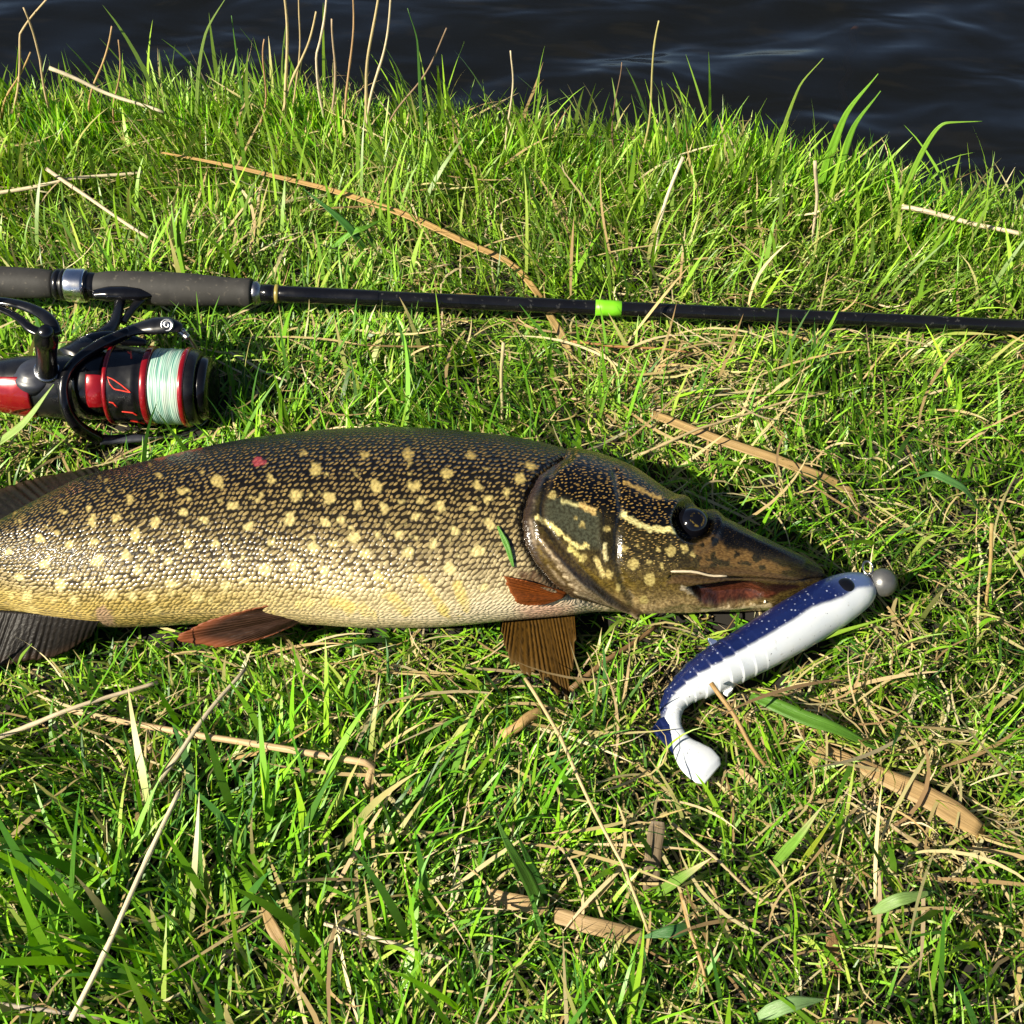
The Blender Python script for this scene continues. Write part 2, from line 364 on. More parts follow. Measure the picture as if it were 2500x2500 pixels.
    light = ramp([(0, (.004, .004, .004)), (.24, (.03, .020, .007)), (.36, (.18, .110, .028)), (.50, (.24, .165, .055)), (.62, (.26, .195, .080)), (.72, (.30, .235, .110)), (.80, (.40, .325, .17)), (.90, (.56, .475, .29)), (1.0, (.58, .50, .35))], wob)
    dot = np.interp(wob, [0, .25, .36, .5, .62, .74, .86, 1.0], [.08, .16, .25, .31, .36, .43, .50, .58])
    band = sstep(0.52, 0.72, vnoise(SS * 9 + 3, wob * 26, 14)) * sstep(.4, .55, tt) * (1 - sstep(.75, .86, tt)); dot = dot - 0.07 * band
    patch = vnoise(SS * 22, tt * 9, 17); dot = dot + 0.09 * (patch - 0.5)
    yellow = left * sstep(.80, .95, tt); light = light * (1 - .75 * yellow[..., None]) + np.array([.42, .29, .04]) * (.75 * yellow)[..., None]
    dark = dark * (1 - .6 * yellow[..., None]) + np.array([.10, .075, .015]) * (.6 * yellow)[..., None]
    feat = np.zeros((nS, nT, 4))
    def paint(mask, col):
        mask = np.clip(np.where(vis, mask, 0), 0, 1); col = np.asarray(col)
        a0 = feat[..., 3]; na = mask + a0 * (1 - mask)
        feat[..., :3] = np.where(na[..., None] > 1e-6, (col * mask[..., None] + feat[..., :3] * (a0 * (1 - mask))[..., None]) / np.maximum(na, 1e-6)[..., None], feat[..., :3]); feat[..., 3] = na
    jx = pu + 15 * (vnoise(pu / 12, pv / 12, 41) - .5); jy = pv + 15 * (vnoise(pu / 12, pv / 12, 51) - .5)
    # pale spots, copied one by one
    spots2 = [(940,390,22),(1280,420,32),(1600,415,24),(1860,350,36),(1085,485,28),(770,530,28),(1745,505,32),(1370,570,30),(1080,600,26),(545,650,30),(690,640,26),(910,660,30),(1200,645,28),(1465,685,30),(1710,645,36),(800,740,33),(235,760,27),(55,835,24),(410,800,26),(550,780,26),(260,905,30),(890,830,26),(1265,795,23),(1110,800,26),(575,890,36),(740,865,26),(105,985,28),(820,955,28),(985,895,22),(1340,915,33),(1560,945,36),(1840,810,36),(1600,780,26),(1735,930,24),(355,1035,36),(510,1040,22),(645,1005,25),(1005,1030,33),(1155,980,33),(1330,1040,30),(1450,1010,26),(160,1110,36),(650,1095,33),(890,1110,33),(1165,1110,40),(1010,1090,20),(1790,250,15),(380,600,15),(520,590,14),(430,1130,26),(190,1190,36),(780,1100,26),(930,1190,28),(1240,1130,22),(60,1100,18)]
    spots3 = [(195,405,42),(60,580,36),(120,295,20),(285,595,42),(525,305,26),(815,305,40),(605,520,42),(860,515,42),(1075,430,38),(480,645,32),(650,650,36),(25,735,38),(370,740,30),(260,755,36),(1030,655,36),(1235,300,30),(1280,510,34),(1355,600,32),(1250,665,20),(870,720,33),(1635,380,32),(1575,465,34),(1480,555,26),(455,860,42),(175,925,42),(320,915,28),(615,840,24),(755,845,28),(1135,820,38),(985,910,35),(815,965,40),(1280,955,46),(1370,775,34),(530,975,38),(50,1055,32),(250,1080,33),(410,1080,24),(610,1115,33),(1100,1070,40),(1330,1200,32),(1225,820,16),(160,1300,30),(75,1310,34)]
    SP = [(x / 2.415, 1000 + y / 2.415, r / 2.415) for x, y, r in spots2] + [(700 + x / 2.76, 1000 + y / 2.76, r / 2.76) for x, y, r in spots3]
    r3 = np.random.default_rng(5); sd_ = np.full((nS, nT), 1e9)
    for x, y, r in SP:
        an = r3.uniform(-.5, .5); st = r3.uniform(.8, 1.25); dx_ = jx - x; dy_ = jy - y
        e1 = (dx_ * math.cos(an) + dy_ * math.sin(an)) / st; e2 = (-dx_ * math.sin(an) + dy_ * math.cos(an)) * st
        sd_ = np.minimum(sd_, np.hypot(e1, e2) - r * .90)
    for _ in range(150):
        x = r3.uniform(-250, 1270); y = r3.uniform(1130, 1505); r = r3.uniform(2.0, 5)
        sd_ = np.minimum(sd_, np.hypot(jx - x, jy - y) - r)
    spc = ramp([(.3, (.28, .18, .035)), (.5, (.42, .33, .11)), (.7, (.50, .42, .18)), (.85, (.55, .47, .22)), (1, (.48, .38, .14))], tt)
    paint(sstep(3.5, -2.5, sd_) * .95 * (~headside), spc)
    for L, wd in (([(880, 1130), (960, 1210), (1070, 1370)], 30), ([(690, 1250), (810, 1360)], 38), ([(330, 1290), (420, 1330)], 42), ([(500, 1330), (590, 1400)], 34), ([(1150, 1180), (1210, 1330)], 36), ([(640, 1130), (690, 1190)], 22), ([(990, 1290), (1090, 1400)], 18)):
        paint(sstep(3, -5, poly_dist(jx, jy, h3(L)) - wd / 2.76) * .75 * (.4 + .6 * sstep(.3, .6, vnoise(pu / 20, pv / 20, 88))), (.52, .40, .12))
    paint(.8 * sstep(5, 0, np.hypot(jx - 632, (jy - 1128) * 1.2) - 12), (.35, .05, .06))                 # small raw wound
    paint(.6 * sstep(4, 0, poly_dist(jx, jy, [(380, 1119), (440, 1106), (490, 1094)]) - 3), (.30, .07, .03))
    paint(.75 * sstep(4, -6, in_poly(jx, jy, [(232, 1490), (250, 1478), (272, 1496), (285, 1528), (255, 1535), (235, 1515)])), (.30, .19, .14))   # vent
    # ---------- head
    H = headside & vis & (pu > 1270)
    Hm = H * 1.0
    y0 = np.interp(pu, [1280, 1400, 1500, 1660, 1750, 1900, 2010], [1190, 1240, 1275, 1318, 1335, 1368, 1398]); up = sstep(25, -25, pv - y0 + 14 * (vnoise(pu / 25, pv / 25, 61) - .5))
    low = sstep(-30, 60, pv - np.interp(pu, [1280, 1400, 1550, 1700, 1900], [1370, 1440, 1440, 1440, 1470]))
    olive = np.array([.030, .024, .008]); yel = np.array([.13, .088, .018]); blk = np.array([.0022, .0018, .0013])
    mid = sstep(-50, 50, pv - np.interp(pu, [1280, 1400, 1500, 1660, 1900], [1290, 1350, 1390, 1395, 1430]))
    hd = olive * (1 - mid[..., None]) + yel * mid[..., None]; hd = hd * (1 - low[..., None]) + np.array([.40, .30, .155]) * low[..., None]; hd = hd * (1 - up[..., None]) + blk * up[..., None]
    hd = hd * (.30 + .9 * vnoise(pu / 14, pv / 9, 71) + .6 * sstep(.35, .65, vnoise(pu / 5, pv / 4, 72)))[..., None] * .72
    dark = np.where(Hm[..., None] > .5, hd, dark)
    hl = ramp([(.2, (.34, .20, .05)), (.6, (.32, .21, .06)), (.8, (.38, .28, .10)), (1, (.45, .36, .22))], tt); light = np.where(Hm[..., None] > .5, hl, light)
    dens = np.where(pu < 1680, .24, .03) * sstep(1300, 1345, pu); cheek = sstep(1490, 1530, pu) * (1 - sstep(1640, 1680, pu)) * (1 - mid)
    dd = dens * (up * .95 + cheek * .8 * (1 - up)); dot = np.where(H, dd, dot)
    # operculum: grey-green plate
    opg = in_poly(pu, pv, h4([(270, 330), (330, 300), (480, 350), (560, 400), (560, 560), (470, 560), (380, 490), (280, 430)])); paint(.7 * sstep(8, -14, opg) * Hm, (.060, .066, .042))
    jx2 = pu + 13 * (vnoise(pu / 8, pv / 8, 81) - .5); jy2 = pv + 13 * (vnoise(pu / 8, pv / 8, 91) - .5)
    for L, wd, c in (([(235, 405), (300, 445), (380, 505), (440, 552), (490, 545)], 11, (.72, .62, .24)), ([(680, 385), (740, 430), (830, 465), (950, 475)], 14, (.60, .56, .24)),
                     ([(690, 240), (800, 280), (870, 305)], 10, (.45, .30, .08)), ([(460, 350), (525, 378)], 15, (.58, .42, .15)), ([(360, 330), (440, 348)], 9, (.50, .46, .2)), ([(585, 540), (590, 600)], 13, (.6, .54, .28)),
                     ([(400, 560), (470, 610)], 12, (.5, .44, .14)), ([(540, 610), (570, 680)], 14, (.55, .45, .18))):
        paint(sstep(2.5, -2, poly_dist(jx2, jy2, h4(L)) - wd / 2.147) * .9 * Hm, c)
    for x, y, r in ((595, 465, 17), (465, 445, 15), (690, 560, 17), (735, 630, 26), (820, 700, 25), (795, 790, 22), (610, 675, 20), (470, 600, 15), (930, 570, 26), (1000, 560, 18), (815, 615, 11), (310, 300, 18), (1050, 585, 15), (660, 735, 14), (860, 560, 10), (760, 545, 8), (430, 410, 8), (880, 640, 12)):
        paint(sstep(2.5, -2, np.hypot(jx2 - 1200 - x / 2.147, jy2 - 1080 - y / 2.147) - r / 2.147) * .9 * Hm, (.38, .31, .11))
    paint(sstep(1560, 1700, pu) * sstep(8, -10, in_poly(jx2, jy2, h4([(1080, 520), (1180, 490), (1230, 560), (1330, 565), (1440, 615), (1580, 665), (1500, 690), (1300, 660), (1150, 650), (1040, 640), (1030, 580)]))) * sstep(.36, .5, vnoise(pu / 15, pv / 11, 66)) * .9, (.12, .070, .022))
    paint(.9 * sstep(3, -5, dx) * Hm, (.075, .045, .018)); paint(.6 * np.exp(-(dmt / 4)**2) * Hm, (.01, .007, .005))
    paint(sstep(2, -6, dm) * Hm, (.022, .009, .005)); paint(.9 * sstep(3, -6, in_poly(jx2, jy2, h4([(1050, 790), (1120, 762), (1280, 768), (1500, 785), (1470, 815), (1350, 832), (1150, 828)]))) * (.45 + .55 * sstep(.3, .6, vnoise(pu / 14, pv / 6, 67))), (.085, .025, .012))
    paint(.8 * sstep(4, -1, poly_dist(jx2, jy2, h4([(1100, 846), (1300, 856), (1460, 856)])) - 4), (.62, .52, .33))
    paint(.8 * sstep(4, -2, poly_dist(jx2, jy2, h4([(985, 735), (1040, 760)])) - 4), (.42, .36, .26))
    for kx, L in enumerate(branch):
        dL = poly_dist(pu, pv, L); paint(.65 * np.exp(-((dL - 9) / 5)**2) * Hm, (.05, .032, .016)); paint(.8 * sstep(3.5, 0, dL - 2.2) * sstep(.15, .5, vnoise(pu / 22, pv / 22, 69 + kx)), (.46, .37, .24))
    paint(.8 * np.exp(-(do / 4)**2) * Hm, (.03, .022, .012)); paint(.35 * np.exp(-(dp / 3)**2) * Hm * sstep(.3, .6, vnoise(pu / 15, pv / 15, 64)), (.22, .20, .16))
    rim = np.where(headside, dg, 1e9); paint(.85 * sstep(22, 8, rim) * Hm * sstep(1090, 1150, pv), (.030, .018, .011)); paint(.55 * np.exp(-((rim - 17) / 3.5)**2) * sstep(1180, 1260, pv) * sstep(.35, .6, vnoise(pu / 18, pv / 18, 68)), (.34, .27, .19))
    paint(.8 * sstep(10, 0, np.where(headside, 1e9, dg)), (.03, .018, .012))
    paint(.6 * sstep(30, -20, in_poly(jx2, jy2, [(1270, 1488), (1330, 1470), (1390, 1484), (1360, 1500), (1290, 1506)])), (.62, .30, .22))     # pink throat
    paint(.85 * sstep(12, -6, in_poly(jx, jy, h3([(1560, 1090), (1660, 1090), (1760, 1150), (1870, 1220), (1720, 1260), (1600, 1200)]))), (.055, .024, .01))
    body = np.where(H, 0.0, 1.0)
    uvs = np.stack([SS, tt * 0.20], -1)
    V2 = V.reshape(-1, 3); F = grid_faces(nS, nT, True)
    n0 = len(V2); V2 = np.r_[V2, V[0].mean(0)[None], V[-1].mean(0)[None]]
    pad = lambda X: np.r_[X.reshape(n0, -1), X[0, :1].reshape(1, -1), X[-1, :1].reshape(1, -1)]
    j = np.arange(nT); jn = (j + 1) % nT
    F = np.r_[F, np.stack([np.full(nT, n0), jn, j, j], 1)[:, [0, 1, 2, 2]][:0]]
    # material
    m, nt, nd, lk = newmat('pike_skin'); b = nd['Principled BSDF']
    A_ = lambda n: N_(nt, 'ShaderNodeAttribute', attribute_name=n)
    uv = A_('uvs'); sep = N_(nt, 'ShaderNodeSeparateXYZ'); lk.new(uv.outputs['Vector'], sep.inputs[0])
    body_a = A_('body').outputs['Fac']; dot_a = A_('dot').outputs['Fac']
    nz = N_(nt, 'ShaderNodeTexNoise', i_Scale=70.0, i_Detail=2.0); lk.new(uv.outputs['Vector'], nz.inputs['Vector'])
    off = mth(nt, 'MULTIPLY', mth(nt, 'SUBTRACT', nz.outputs[0], 0.5), 0.006)
    sx = mth(nt, 'ADD', mth(nt, 'ADD', sep.outputs[0], mth(nt, 'MULTIPLY', sep.outputs[1], 0.62)), off)
    sy = mth(nt, 'SUBTRACT', mth(nt, 'MULTIPLY', sep.outputs[1], 1.12), mth(nt, 'MULTIPLY', off, 0.6))
    cmb = N_(nt, 'ShaderNodeCombineXYZ'); lk.new(mth(nt, 'MULTIPLY', sx, 1.22), cmb.inputs[0]); lk.new(sy, cmb.inputs[1])
    vo = N_(nt, 'ShaderNodeTexVoronoi', voronoi_dimensions='2D'); vo.inputs['Scale'].default_value = 205.0; lk.new(cmb.outputs[0], vo.inputs['Vector'])
    lk.new(mrange(nt, body_a, 0, 1, 0.95, 0.48), vo.inputs['Randomness'])
    lk.new(mrange(nt, body_a, 0, 1, 310.0, 244.0), vo.inputs['Scale'])
    d = vo.outputs['Distance']
    f = mrange(nt, d, mth(nt, 'ADD', dot_a, 0.07), mth(nt, 'SUBTRACT', dot_a, 0.07))
    rnd = N_(nt, 'ShaderNodeSeparateColor'); lk.new(vo.outputs['Color'], rnd.inputs[0])
    lite = mixc(nt, mth(nt, 'MULTIPLY', rnd.outputs[0], 0.5), A_('light').outputs['Color'], A_('dark').outputs['Color'])
    c = mixc(nt, f, A_('dark').outputs['Color'], lite)
    fe = A_('feat'); n2 = N_(nt, 'ShaderNodeTexNoise', i_Scale=500.0, i_Detail=4.0); lk.new(uv.outputs['Vector'], n2.inputs['Vector'])
    fa = mth(nt, 'MULTIPLY', fe.outputs['Alpha'], mth(nt, 'SUBTRACT', 1.0, mth(nt, 'MULTIPLY', mth(nt, 'SUBTRACT', 1.0, f), mth(nt, 'MULTIPLY', body_a, 0.14))))
    c = mixc(nt, fa, c, fe.outputs['Color'])
    c = mixc(nt, mth(nt, 'MULTIPLY', mrange(nt, n2.outputs[0], 0.36, 0.66), mrange(nt, body_a, 0, 1, 0.85, 0.4)), c, mixc(nt, 1.0, c, (.40, .34, .27), 'MULTIPLY'))
    lk.new(c, b.inputs['Base Color'])
    lk.new(mth(nt, 'ADD', mrange(nt, n2.outputs[0], 0.25, 0.75, 0.20, 0.36), mrange(nt, body_a, 0, 1, -0.06, 0.0)), b.inputs['Roughness'])
    b.inputs['Specular IOR Level'].default_value = 0.34; b.inputs['Coat Weight'].default_value = 0.16; b.inputs['Coat Roughness'].default_value = 0.10
    b.inputs['Subsurface Weight'].default_value = 0.0
    hgt = mth(nt, 'ADD', mth(nt, 'MULTIPLY', mth(nt, 'MULTIPLY', mrange(nt, d, 0.62, 0.1), body_a), 1.0), mth(nt, 'MULTIPLY', n2.outputs[0], mrange(nt, body_a, 0, 1, 0.9, 0.5)))
    bp = N_(nt, 'ShaderNodeBump', i_Strength=0.5, i_Distance=0.0008); lk.new(hgt, bp.inputs['Height']); lk.new(bp.outputs[0], b.inputs['Normal']); lk.new(bp.outputs[0], b.inputs['Coat Normal'])
    root = empty('pike_fish', (P[nS // 2][0], P[nS // 2][1], 0.0))
    tag(root, 'dark olive pike with pale yellow spots lying on its side in the grass', 'fish')
    # end caps by collapsing: close with fans
    fan = [list(range(nT))[::-1], [(nS - 1) * nT + k for k in range(nT)]]
    o = make('body', V2[:n0], F, m, root, attrs=dict(uvs=uvs.reshape(-1, 2), dark=dark.reshape(-1, 3), light=light.reshape(-1, 3), dot=dot.ravel(), body=body.ravel(), feat=feat.reshape(-1, 4)))
    # surface lookup for parts lying on the body
    visV = V[:, (th > R(20)) & (th < R(205))].reshape(-1, 3); visN = normals(V); visN = visN if visN[nS // 2, nT // 4, 2] > 0 else -visN
    visN = visN[:, (th > R(20)) & (th < R(205))].reshape(-1, 3); vu, vv, _ = project(visV)
    def on_body(u, v, lift=0.0):
        i = np.argmin((vu - u)**2 + (vv - v)**2); return visV[i] + visN[i] * lift, visN[i]
    # ---------- eye
    ep, en = on_body(*eye_px); r = 42 * pxm(ep); me_, nt, nd, lk = newmat('pike_eye'); b = nd['Principled BSDF']
    tc = N_(nt, 'ShaderNodeTexCoord'); ln = N_(nt, 'ShaderNodeVectorMath', operation='DISTANCE'); lk.new(tc.outputs['Object'], ln.inputs[0])
    ax = np.array(en) * .6 + np.array([0.15, -.45, .55]); ax /= np.linalg.norm(ax); ln.inputs[1].default_value = tuple(ax * r)
    dr = mth(nt, 'DIVIDE', ln.outputs['Value'], r)
    ringm = mth(nt, 'MULTIPLY', mrange(nt, dr, .30, .36), mrange(nt, dr, .50, .40)); n3 = N_(nt, 'ShaderNodeTexNoise', i_Scale=400.0); lk.new(tc.outputs['Object'], n3.inputs['Vector'])
    c = mixc(nt, mth(nt, 'MULTIPLY', ringm, mrange(nt, n3.outputs[0], .45, .65)), (.002, .002, .003), (.10, .070, .012)); lk.new(c, b.inputs['Base Color'])
    b.inputs['Roughness'].default_value = 0.09; b.inputs['Specular IOR Level'].default_value = 0.45
    a1 = np.linspace(0, np.pi, 24); a2 = np.linspace(0, 2 * np.pi, 40, endpoint=False)
    sp = np.stack([np.sin(a1)[:, None] * np.cos(a2), np.sin(a1)[:, None] * np.sin(a2), np.cos(a1)[:, None] * np.ones(40)], -1).reshape(-1, 3) * r * np.array([1.06, 1, .98])
    cc = ep + en * (0.0045 - r * .5); make('eye', sp + cc, grid_faces(24, 40, True), me_, root, origin=cc)
    # ---------- fins
    def fin_mat(name, c1, c2, edge, rough=0.35, trans=0.15):
        m, nt, nd, lk = newmat(name); b = nd['Principled BSDF']; out = nd['Material Output']
        at = N_(nt, 'ShaderNodeAttribute', attribute_name='uvs'); sp_ = N_(nt, 'ShaderNodeSeparateXYZ'); lk.new(at.outputs['Vector'], sp_.inputs[0])
        nz = N_(nt, 'ShaderNodeTexNoise', i_Scale=9.0, i_Detail=5.0); mp = N_(nt, 'ShaderNodeMapping'); mp.inputs['Scale'].default_value = (3, 1.2, 1); lk.new(at.outputs['Vector'], mp.inputs[0]); lk.new(mp.outputs[0], nz.inputs['Vector'])
        rays = mth(nt, 'SINE', mth(nt, 'MULTIPLY', mth(nt, 'ADD', sp_.outputs[0], mth(nt, 'MULTIPLY', nz.outputs[0], .03)), 2 * math.pi * 21))
        f = mth(nt, 'ADD', mth(nt, 'MULTIPLY', rays, .22), nz.outputs[0], clamp=True)
        c = mixc(nt, f, c1, c2); c = mixc(nt, mrange(nt, sp_.outputs[1], .72, 1.0, 0, .85), c, edge); lk.new(c, b.inputs['Base Color']); b.inputs['Roughness'].default_value = rough + .1; b.inputs['Coat Weight'].default_value = 0; b.inputs['Specular IOR Level'].default_value = .14
        bp = N_(nt, 'ShaderNodeBump', i_Strength=0.4, i_Distance=0.0006); lk.new(rays, bp.inputs['Height']); lk.new(bp.outputs[0], b.inputs['Normal'])
        tr = N_(nt, 'ShaderNodeBsdfTranslucent'); lk.new(c, tr.inputs[0]); mx = N_(nt, 'ShaderNodeMixShader'); mx.inputs[0].default_value = trans
        lk.new(b.outputs[0], mx.inputs[1]); lk.new(tr.outputs[0], mx.inputs[2]); lk.new(mx.outputs[0], out.inputs[0]); return m
    def fin(name, base, tip, mat, amp=0.0012, nr=127, nl=22, ragged=0.06, thick=0.0007):
        b0 = resample(base, nr); t0 = resample(tip, nr); L = np.linspace(0, 1, nl)
        rg = 1 + ragged * (vnoise(np.linspace(0, 30, nr), np.zeros(nr), 77, 2) - .6)
        Pf = b0[:, None] + (t0 - b0)[:, None] * (L[None, :] * rg[:, None])[..., None]
        u_ = np.linspace(0, 1, nr)[:, None] * np.ones((1, nl)); v_ = np.ones((nr, 1)) * L[None]
        Pf[..., 2] += amp * np.sin((u_ + .012 * np.sin(u_ * 19)) * 2 * np.pi * 21) * .35 * np.sin(v_ * np.pi * .55) + amp * 1.2 * np.sin(u_ * 11 + 2 * v_) * v_ + 0.002 * np.sin(u_ * 5 + 1) * v_ * (1 - v_)
        ob = make(name, Pf.reshape(-1, 3), grid_faces(nr, nl), mat, root, attrs=dict(uvs=np.stack([u_, v_], -1).reshape(-1, 2)))
        so = ob.modifiers.new('thick', 'SOLIDIFY'); so.thickness = thick; so.offset = 0; return ob
    Z = lambda L: [at_z(*p) for p in L]
    MD = fin_mat('dark_fin', (.004, .0035, .004), (.016, .013, .011), (.030, .018, .012))
    MP = fin_mat('pelvic_fin', (.014, .007, .005), (.05, .024, .014), (.20, .06, .025))
    MO = fin_mat('orange_fin', (.03, .011, .004), (.25, .06, .008), (.18, .05, .012))
    MB_ = fin_mat('brown_fin', (.010, .007, .003), (.15, .075, .012), (.12, .07, .02), rough=.3, trans=.5)
    fin('dorsal_fin', Z([(250, 1158, .047), (150, 1205, .045), (70, 1255, .042), (-10, 1310, .039), (-80, 1345, .036)]),
        Z([(236, 1142, .030), (120, 1158, .026), (20, 1190, .024), (-90, 1225, .022), (-190, 1300, .022)]), MD)
    fin('anal_fin', Z([(245, 1512, .040), (150, 1505, .038), (60, 1495, .036), (0, 1490, .035), (-60, 1490, .032)]),
        Z([(225, 1556, .022), (150, 1592, .016), (60, 1618, .012), (-20, 1634, .012), (-130, 1640, .012)]), MD)
    fin('pelvic_fin', Z([(738, 1474, .052), (756, 1492, .046), (748, 1512, .036)]),
        Z([(650, 1482, .054), (530, 1506, .048), (428, 1562, .036), (520, 1580, .030), (640, 1556, .032), (705, 1532, .034)]), MP, amp=.0009)
    fp = lambda L, k: [on_body(u, v, k)[0] for u, v in h3(L)]
    fin('pectoral_fin', fp([(1880, 1235), (1850, 1262), (1800, 1275)], .0015), fp([(1600, 1150), (1470, 1105), (1490, 1190), (1550, 1275), (1700, 1284)], .0040), MO, amp=.0008)
    fin('pectoral_fin', Z([(1232, 1496, .022), (1310, 1492, .020), (1402, 1488, .020)]), Z([(1224, 1548, .020), (1246, 1612, .015), (1315, 1650, .013), (1374, 1716, .009), (1396, 1640, .014), (1406, 1560, .020)]), MB_, ragged=.3, amp=.0010)
    # one long tooth of the lower jaw
    tb, tn = on_body(1866, 1470, 0); V, F = tube(resample([tb - tn * .001, tb + tn * .003 + np.array([-.0005, .0025, .001]), tb + tn * .004 + np.array([-.001, .0055, .002])], 8), np.linspace(.0011, .0002, 8), 8); make('tooth', V, F, simple('tooth_ivory', (.62, .56, .42), .3), root)
    # tail, outside the frame
    tp_ = P[0]; d0 = (P[0] - P[8]); d0 /= np.linalg.norm(d0); sd2 = np.array([-d0[1], d0[0], 0])
    fin('tail_fin', [tp_ + sd2 * -.016 - d0 * .01, tp_ - d0 * .01, tp_ + sd2 * .016 - d0 * .01], [tp_ + d0 * .095 - sd2 * .075, tp_ + d0 * .075 - sd2 * .03, tp_ + d0 * .058, tp_ + d0 * .075 + sd2 * .03, tp_ + d0 * .095 + sd2 * .075], MD, thick=.0012)
    return root, on_body, V
pike, on_pike, pikeV = build_pike()

# ================================================================== FISHING ROD
M_FOAM = simple('grip_foam', (0.024, 0.023, 0.022), 0.7, noise=0.28, nscale=70, bump=0.6, spec=0.3, wear=(0.055, 0.05, 0.042))
M_BLACK = simple('black_gloss', (0.003, 0.003, 0.004), 0.18, noise=0.2, nscale=90, spec=0.4, coat=0.1)
M_BLANK = simple('rod_lacquer', (0.004, 0.004, 0.005), 0.15, noise=0.2, nscale=60, spec=.4, wear=(0.025, 0.025, 0.025))
M_SATIN = simple('satin_black', (0.005, 0.005, 0.006), 0.28, noise=0.2, nscale=110, spec=0.5)
M_SILVER = simple('brushed_metal', (0.62, 0.62, 0.64), 0.20, metal=1.0, noise=0.08, nscale=60)
M_STEEL = simple('dull_steel', (0.35, 0.35, 0.36), 0.30, metal=1.0, noise=0.1, nscale=200)
M_RED = simple('red_anodised', (0.22, 0.004, 0.008), 0.22, metal=0.35, noise=0.08, nscale=90, coat=0.5)
M_REDLINE = simple('red_trim', (0.55, 0.03, 0.015), 0.4)
M_GREENB = simple('green_band', (0.13, 0.42, 0.008), 0.45, noise=0.05, nscale=60)
M_GOLD = simple('thread_gold', (0.22, 0.18, 0.04), 0.4)
M_SLATE = simple('slate_plastic', (0.022, 0.024, 0.034), 0.42, noise=0.15, nscale=150)
RA = at_z(0, 688, 0.036); RE = at_z(2500, 796, 0.021); RD = (RE - RA) / np.linalg.norm(RE - RA)
def rod_s(u):
    ss = np.linspace(-0.6, 1.9, 2501); pu, _, _ = project(RA + ss[:, None] * RD); return float(np.interp(u, pu, ss))
def rodP(u): return RA + RD * rod_s(u)
rod = empty('fishing_rod', (RA[0], RA[1], 0.0))
tag(rod, 'black fishing rod with grey foam grip, silver ring and bright green band', 'fishing rod')
def rod_part(name, prof, mat, parent=rod, seg=40):
    """prof: (photo column, radius in photo px) along the rod"""
    pr = [(rod_s(u), r * pxm(rodP(u))) for u, r in prof]
    P = []
    for (s0, r0), (s1, r1) in zip(pr[:-1], pr[1:]):
        n = max(1, int((s1 - s0) / 0.006)); P += [(s0 + (s1 - s0) * i / n, r0 + (r1 - r0) * i / n) for i in range(n)]
    P.append(pr[-1]); V, F = lathe(RA, RD, P, seg); return make(name, V, F, mat, parent)
rod_part('rear_grip', [(-420, 30), (-410, 36), (-200, 37), (-20, 38.5), (100, 36), (128, 33.5), (136, 30)], M_FOAM)
rod_part('butt_cap', [(-455, 20), (-448, 33), (-425, 36), (-418, 34), (-412, 25)], M_BLACK)
rod_part('trim_ring', [(136, 30), (137, 37), (150, 39), (151, 36), (154, 36), (155, 39), (164, 39), (165, 34)], M_SATIN)
rod_part('lock_ring', [(164, 34), (166, 40.5), (170, 41.5), (207, 41.5), (212, 40.5), (214, 34)], M_SILVER)
rod_part('reel_seat', [(210, 36), (213, 38.5), (218, 38.5), (219, 34), (226, 34), (234, 33), (242, 30), (420, 24)], M_BLACK)
fg = rod_part('fore_grip', [(228, 28), (236, 32), (262, 37), (320, 40), (400, 41.5), (480, 40), (540, 35.5), (575, 33.5), (600, 35), (612, 35.5), (617, 33), (618, 26)], M_FOAM)
rod_part('winding_check', [(616, 27), (618, 29), (630, 29), (634, 25), (640, 22)], M_STEEL)
rod_part('blank', [(610, 22), (640, 22.5), (700, 20), (830, 18.6), (1450, 18.2), (2000, 17), (2500, 15.8), (3200, 12.5), (4200, 8.5)], M_BLANK, seg=32)
rod_part('thread_ring', [(672, 18), (673, 23), (682, 22.6), (683, 18)], M_GOLD)
for a_, b_ in ((640, 672), (684, 930)): rod_part('thread_winding', [(a_, 20), (a_ + 2, 22.8 if a_ < 650 else 20.8), (b_ - 6, 22.3 if a_ < 650 else 19.6), (b_, 18)], M_BLACK)
gb = rod_part('green_band', [(1453, 17), (1454, 19.4), (1516, 19.2), (1518, 17)], M_GREENB)
for uG, rG in ((3000, .016), (3800, .010)):
    c = rodP(uG); a = np.linspace(0, 2 * np.pi, 33); rr = c + np.array([0, -1, -.15]) * (.022 if rG > .012 else .015)
    V, F = tube(np.stack([rr[0] + 0 * a, rr[1] + rG * .6 * np.cos(a), rr[2] + rG * .6 * np.sin(a)], 1), .0012, 8); V2, F2 = tube(resample([c + RD * .02, c + RD * .006 + np.array([0, -.008, 0]), rr + np.array([0, .008, 0])], 8), .001, 6)
    make('line_guide', *cat((V, F), (V2, F2)), M_STEEL, rod)

